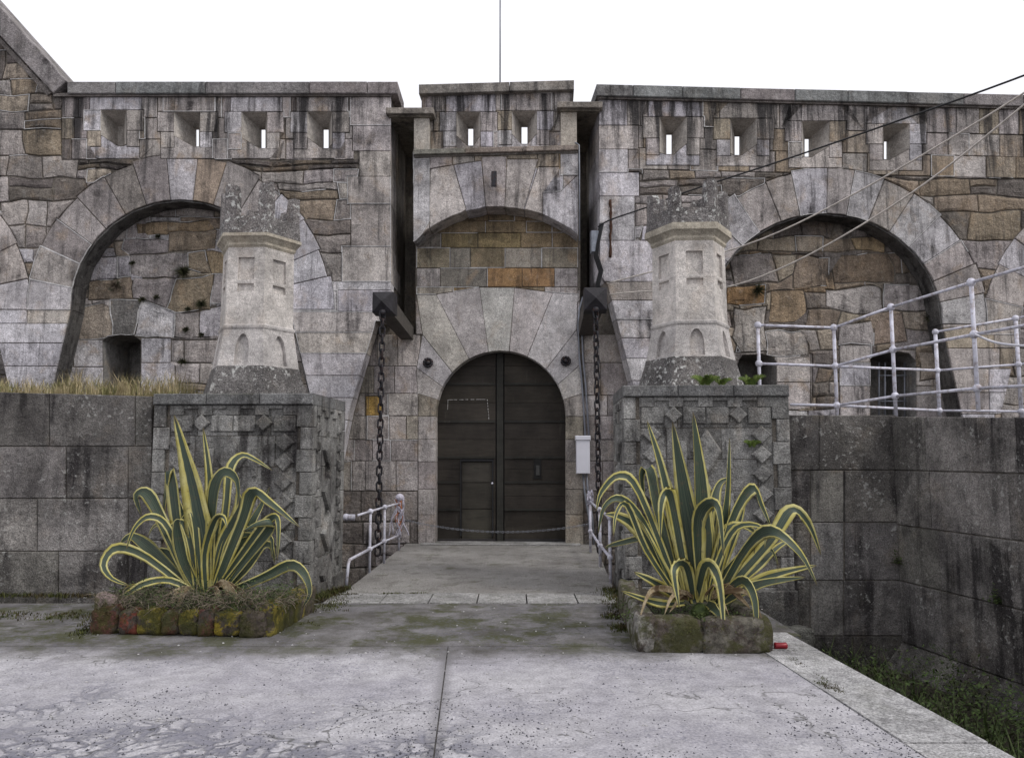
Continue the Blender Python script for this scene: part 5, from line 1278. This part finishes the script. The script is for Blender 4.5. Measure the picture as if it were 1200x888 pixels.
for i in range(4): p = ra.lerp(rc_, (i+.35)/4.0); rock(pt2, 'edge_stone', p+Vector((.04, .07, .13)), .09, (rc_-ra).length/8*1.12, .175, (.25, .24, .22) if i < 2 else (.15, .14, .11), -math.atan2((rc_-ra).x, (rc_-ra).y), sd=70+i)
for i in range(4): rock(pt2, 'edge_stone', rb+Vector((-.02, .2+.3*i, .11)), .09, .16, .16, (.12, .11, .09), 0, sd=80+i)
slab('soil', [ra+Vector((.05, .12, 0)), rb+Vector((-.06, .12, 0)), rb+Vector((-.06, 1.2, 0)), rc_+Vector((.08, .1, 0))], 0, .21, M_SOIL, pt2)
rk = rock(None, 'granite_block', on_y(934, 746, PY-1.35)+Vector((0, 0, 0)), .14, .12, .10, (.12, .12, .11), 0, M_PED, 90); tag(rk, 'dark granite block lying behind the right planter by the moat edge', 'stone')
can = MB(); c = on_z(916, 761)+Vector((0, .02, .028)); can.tube([c+Vector((-.055, 0, 0)), c+Vector((-.045, 0, 0)), c+Vector((0, .006, 0)), c+Vector((.045, 0, 0)), c+Vector((.052, 0, 0))], .03, 10, True, [.02, .029, .024, .029, .022]); tag(can.build('crushed_can', M_RED), 'crushed red drinks can lying beside the right planter', 'can')
# ------------------------------------------------------------------ agaves
def leaf(root, pts, wd, D, dy, twist=0.0, base=None, hint=None):
    n = 16; P_ = []
    def cr(t_):
        k = len(pts)-1; x = t_*k; i = min(int(x), k-1); f = x-i; g_ = lambda j: Vector(pts[max(0, min(k, j))])
        a, b, c, d = g_(i-1), g_(i), g_(i+1), g_(i+2)
        return .5*((2*b)+(c-a)*f+(2*a-5*b+4*c-d)*f*f+(3*b-a-3*c+d)*f**3)
    for i in range(n+1):
        t_ = i/n; q = cr(t_); P_.append(on_y(q.x, q.y, D+dy*math.sin(t_*math.pi/2)**1.3))
    m = MB(); uv = []; W = wd*(.86 if wd < 24 else 1)/F*D; cs_ = (-1, -.6, 0, .6, 1); up_ = Vector((0, 0, 1)); prev = None
    for i in range(n+1):
        t_ = i/n; tn = (P_[min(i+1, n)]-P_[max(i-1, 0)]).normalized()
        h = hint or Vector((math.sin(twist), -math.cos(twist), .25)); side = tn.cross(h)
        if side.length < .25 and prev: side = prev.copy()
        side.normalize()
        if prev and side.dot(prev) < 0: side = -side
        if prev: side = (side*.5+prev*.5).normalized()
        prev = side; nn = side.cross(tn).normalized()
        w_ = W*.5*(.62+.5*math.sin(min(1, t_*1.5)*math.pi/2) if t_ < .42 else 1.08*(max(0, (1-t_)/.58))**.85)*(1+.05*math.sin(t_*19+wd))+.0015
        fold = .48*(1-t_*.5)
        for s in cs_: P = P_[i]+side*s*w_-nn*(fold*w_*(1-abs(s)**1.2)); m.v.append(P); uv.append((s*.5+.5, t_))
        thk = .010*(1-t_)+.0025
        for s in (.6, 0, -.6): m.v.append(P_[i]+side*s*w_*.92-nn*(fold*w_*(1-abs(s)**1.2)+thk)); uv.append((s*.5+.5, t_))
    K = 8
    for i in range(n):
        for k in range(K): m.f.append((i*K+k, i*K+(k+1) % K, (i+1)*K+(k+1) % K, (i+1)*K+k)); m.sm.append(True)
    m.uv = uv
    return m.build('leaf', M_LEAF, root)
D1 = la.y+.48
ag = thing('agave', on_y(236, 700, D1), 'left variegated agave with tall spear leaves and curling yellow-edged leaves', 'agave', 'variegated agaves in stone planters')
for pts, wd, dy in [
    ([(238, 695), (236, 640), (222, 560), (204, 486)], 33, -.05), ([(243, 690), (245, 630), (245, 561), (238, 501)], 17, .12), ([(230, 690), (208, 620), (200, 560), (197, 556), (191, 610)], 20, .1),
    ([(244, 690), (246, 620), (250, 572), (262, 553), (277, 562), (280, 592)], 20, -.15), ([(250, 690), (264, 600), (269, 550), (283, 533), (300, 539), (319, 551)], 12, .3),
    ([(252, 690), (284, 610), (296, 577), (318, 590), (352, 618)], 18, -.1), ([(256, 690), (290, 640), (316, 608), (326, 612), (325, 656)], 13, -.25), ([(258, 692), (296, 645), (318, 615), (302, 614), (285, 622)], 14, -.3),
    ([(226, 690), (192, 615), (172, 578), (159, 581), (166, 604)], 17, .1), ([(224, 690), (198, 620), (176, 605), (158, 618), (148, 643)], 10, -.2), ([(222, 692), (184, 650), (156, 628), (141, 636)], 17, .15),
    ([(222, 692), (170, 652), (136, 642), (121, 660), (130, 677), (152, 686)], 14, -.3), ([(262, 696), (310, 676), (340, 662), (356, 672), (363, 694), (354, 712)], 15, -.15), ([(248, 692), (258, 640), (272, 612), (282, 590), (276, 572)], 14, .0),
    ([(232, 692), (214, 655), (207, 615), (212, 610)], 17, -.1), ([(240, 695), (222, 640), (212, 600), (205, 575)], 14, .2), ([(246, 694), (262, 650), (278, 600), (278, 575)], 22, .25), ([(236, 696), (216, 660), (206, 640), (190, 615), (183, 612)], 12, .35),
    ([(250, 694), (275, 655), (296, 610), (306, 592), (316, 570)], 13, .35), ([(250, 696), (236, 650), (230, 600), (212, 540)], 20, .3), ([(234, 697), (200, 680), (168, 684), (140, 700), (118, 694)], 10, -.3), ([(256, 697), (286, 668), (306, 640), (318, 640), (322, 660)], 14, .1),
    ([(242, 696), (240, 650), (252, 610), (262, 606), (266, 618)], 12, -.3), ([(246, 694), (262, 655), (288, 600), (300, 583)], 16, .1)]:
    leaf(ag, pts, wd, D1, dy, R.uniform(-.7, .7))
m = MB(); c = on_y(236, 706, D1); m.lathe(c-Vector((0, 0, .1)), [(.07, 0), (.07, .08), (.04, .12), (.02, .14)], 10, 0, True); m.build('leaf_base', M_WEED, ag)
D2 = ra.y+.42
ag2 = thing('agave', on_y(818, 710, D2), 'right variegated agave, widest plant, with leaves drooping over its planter', 'agave', 'variegated agaves in stone planters')
for pts, wd, dy in [
    ([(824, 705), (826, 650), (822, 565), (812, 482)], 26, .05), ([(814, 705), (812, 640), (802, 580), (788, 494)], 31, -.1), ([(806, 700), (796, 640), (776, 550), (758, 492)], 18, .15), ([(838, 700), (846, 640), (853, 580), (855, 513)], 17, .1),
    ([(798, 700), (772, 600), (762, 550), (752, 556), (756, 592)], 16, .3), ([(798, 700), (750, 578), (726, 557), (705, 576), (699, 598)], 13, -.1), ([(794, 700), (756, 614), (728, 584), (708, 594), (701, 626)], 11, -.3), ([(794, 698), (752, 625), (728, 606), (709, 602)], 19, -.2),
    ([(796, 702), (758, 645), (735, 592), (722, 602), (719, 628)], 9, -.4), ([(836, 700), (858, 612), (882, 572), (893, 592), (904, 619)], 17, .15), ([(824, 705), (818, 620), (828, 592), (842, 596), (848, 652)], 20, -.35),
    ([(840, 702), (900, 636), (927, 597), (947, 612), (962, 650)], 19, .1), ([(840, 704), (876, 642), (905, 622), (938, 648), (958, 686)], 19, -.25), ([(846, 704), (900, 676), (957, 662)], 16, .1), ([(846, 706), (890, 684), (944, 676)], 13, -.1),
    ([(816, 702), (826, 662), (842, 680), (849, 748)], 17, -.45), ([(812, 702), (804, 664), (790, 668), (796, 712)], 17, -.4), ([(840, 706), (868, 680), (884, 702), (887, 757)], 13, -.42), ([(800, 706), (770, 684), (743, 670)], 13, -.2),
    ([(808, 700), (790, 600), (783, 577), (775, 590), (774, 632)], 18, -.2), ([(830, 700), (836, 610), (842, 570), (854, 560)], 17, .35), ([(802, 706), (770, 706), (728, 692)], 11, -.25), ([(814, 706), (800, 640), (790, 590), (784, 560)], 15, .35), ([(832, 705), (850, 650), (868, 600), (872, 570)], 16, .3), ([(838, 706), (880, 670), (912, 640), (930, 632)], 12, .35), ([(828, 706), (836, 712), (850, 730)], 13, -.3), ([(826, 704), (834, 640), (830, 580), (826, 560)], 18, .4)]:
    leaf(ag2, pts, wd, D2, dy, R.uniform(-.7, .7))
m = MB(); c = on_y(820, 712, D2); m.lathe(c-Vector((0, 0, .1)), [(.08, 0), (.08, .08), (.05, .12), (.02, .14)], 10, 0, True); m.build('leaf_base', M_WEED, ag2)
for root, bx_, D_, n_, sp in ((ag, 238, D1, 9, 88), (ag2, 820, D2, 11, 105)):
    for k in range(n_):   # narrower inner leaves
        t_ = (k+.5)/n_*2-1+R.uniform(-.08, .08); hh = R.uniform(95, 135)*(1-.45*abs(t_)); x1 = bx_+t_*sp*.55; x2 = bx_+t_*sp*R.uniform(.8, 1.1)
        leaf(root, [(bx_+t_*14, 702), (bx_+t_*sp*.28, 702-hh*.5), (x1, 700-hh*.92), (x2, 700-hh*R.uniform(.8, 1.05)), (x2+t_*R.uniform(2, 18), 700-hh*R.uniform(.5, .9))], R.uniform(9, 14), D_, R.uniform(-.1, .4), R.uniform(-.8, .8))
# dead leaves at the feet of the agaves
for root, base, D_, n_ in ((ag, 236, D1, 9), (ag2, 820, D2, 8)):
    for k in range(n_):
        sx = R.choice((-1, 1))*R.uniform(12, 62); x0 = base+sx*.25
        o = leaf(root, [(x0, 700), (base+sx*.7, 688+R.uniform(-6, 8)), (base+sx*1.1, 697+R.uniform(-4, 12)), (base+sx*1.35, 712+R.uniform(-5, 16))], R.uniform(6, 12), D_, -R.uniform(.1, .4), R.uniform(-1, 1)); o.name = 'dead_leaf'; o.data.materials[0] = M_DEAD
m = MB()
for i in range(260):   # weeds spilling over the edge stones of the left planter
    q = la.lerp(lb, R.random()); z = .26*R.random()**.45; leaves(m, (q.x, q.y-.012-R.random()*.03, z), 4, .011, .03, .012, .02)
for i in range(160):
    q = ra.lerp(rb, R.random()); z = .28*R.random()**.6; leaves(m, (q.x, q.y-.012-R.random()*.03, z), 4, .010, .03, .012, .02)
tag(m.build('moss_and_weeds', M_MOSS), 'mossy weeds trailing over the front stones of both planters', 'moss', kind='stuff')
# weeds and twigs in the planters
m = MB()
for i in range(700):
    q = la.lerp(lb, R.uniform(.02, 1.05)); y = R.uniform(.08, .7); leaves(m, (q.x+y*.2, q.y+y-.04, .22), 9, .014, .04, .04, .09)
for i in range(200):
    q = ra.lerp(rb, R.uniform(-.1, 1.0)); y = R.uniform(.1, .9); leaves(m, (q.x, q.y+y, .22), 9, .016, .04, .04, .03)
tag(m.build('planter_weeds', M_WEED), 'small green weeds covering the soil of both planters', 'weeds', kind='stuff')
m = MB()
for i in range(900):
    q = la.lerp(lb, R.uniform(.0, 1.1)); y = R.uniform(-.03, .5); p = Vector((q.x+y*.25, q.y+y, .24+R.random()*.10)); pts = [p]
    d = Vector((R.uniform(-1, 1), R.uniform(-1, .6), R.uniform(-.1, 1.0))).normalized()*R.uniform(.04, .12)
    for k in range(3): pts.append(pts[-1]+d*.5+Vector((R.uniform(-.02, .02), R.uniform(-.02, .02), -.018*k)))
    m.tube(pts, .0022, 3, False)
tag(m.build('dry_twigs', M_TWIG), 'tangle of dry grey stems around the left agave', 'weeds', kind='stuff')
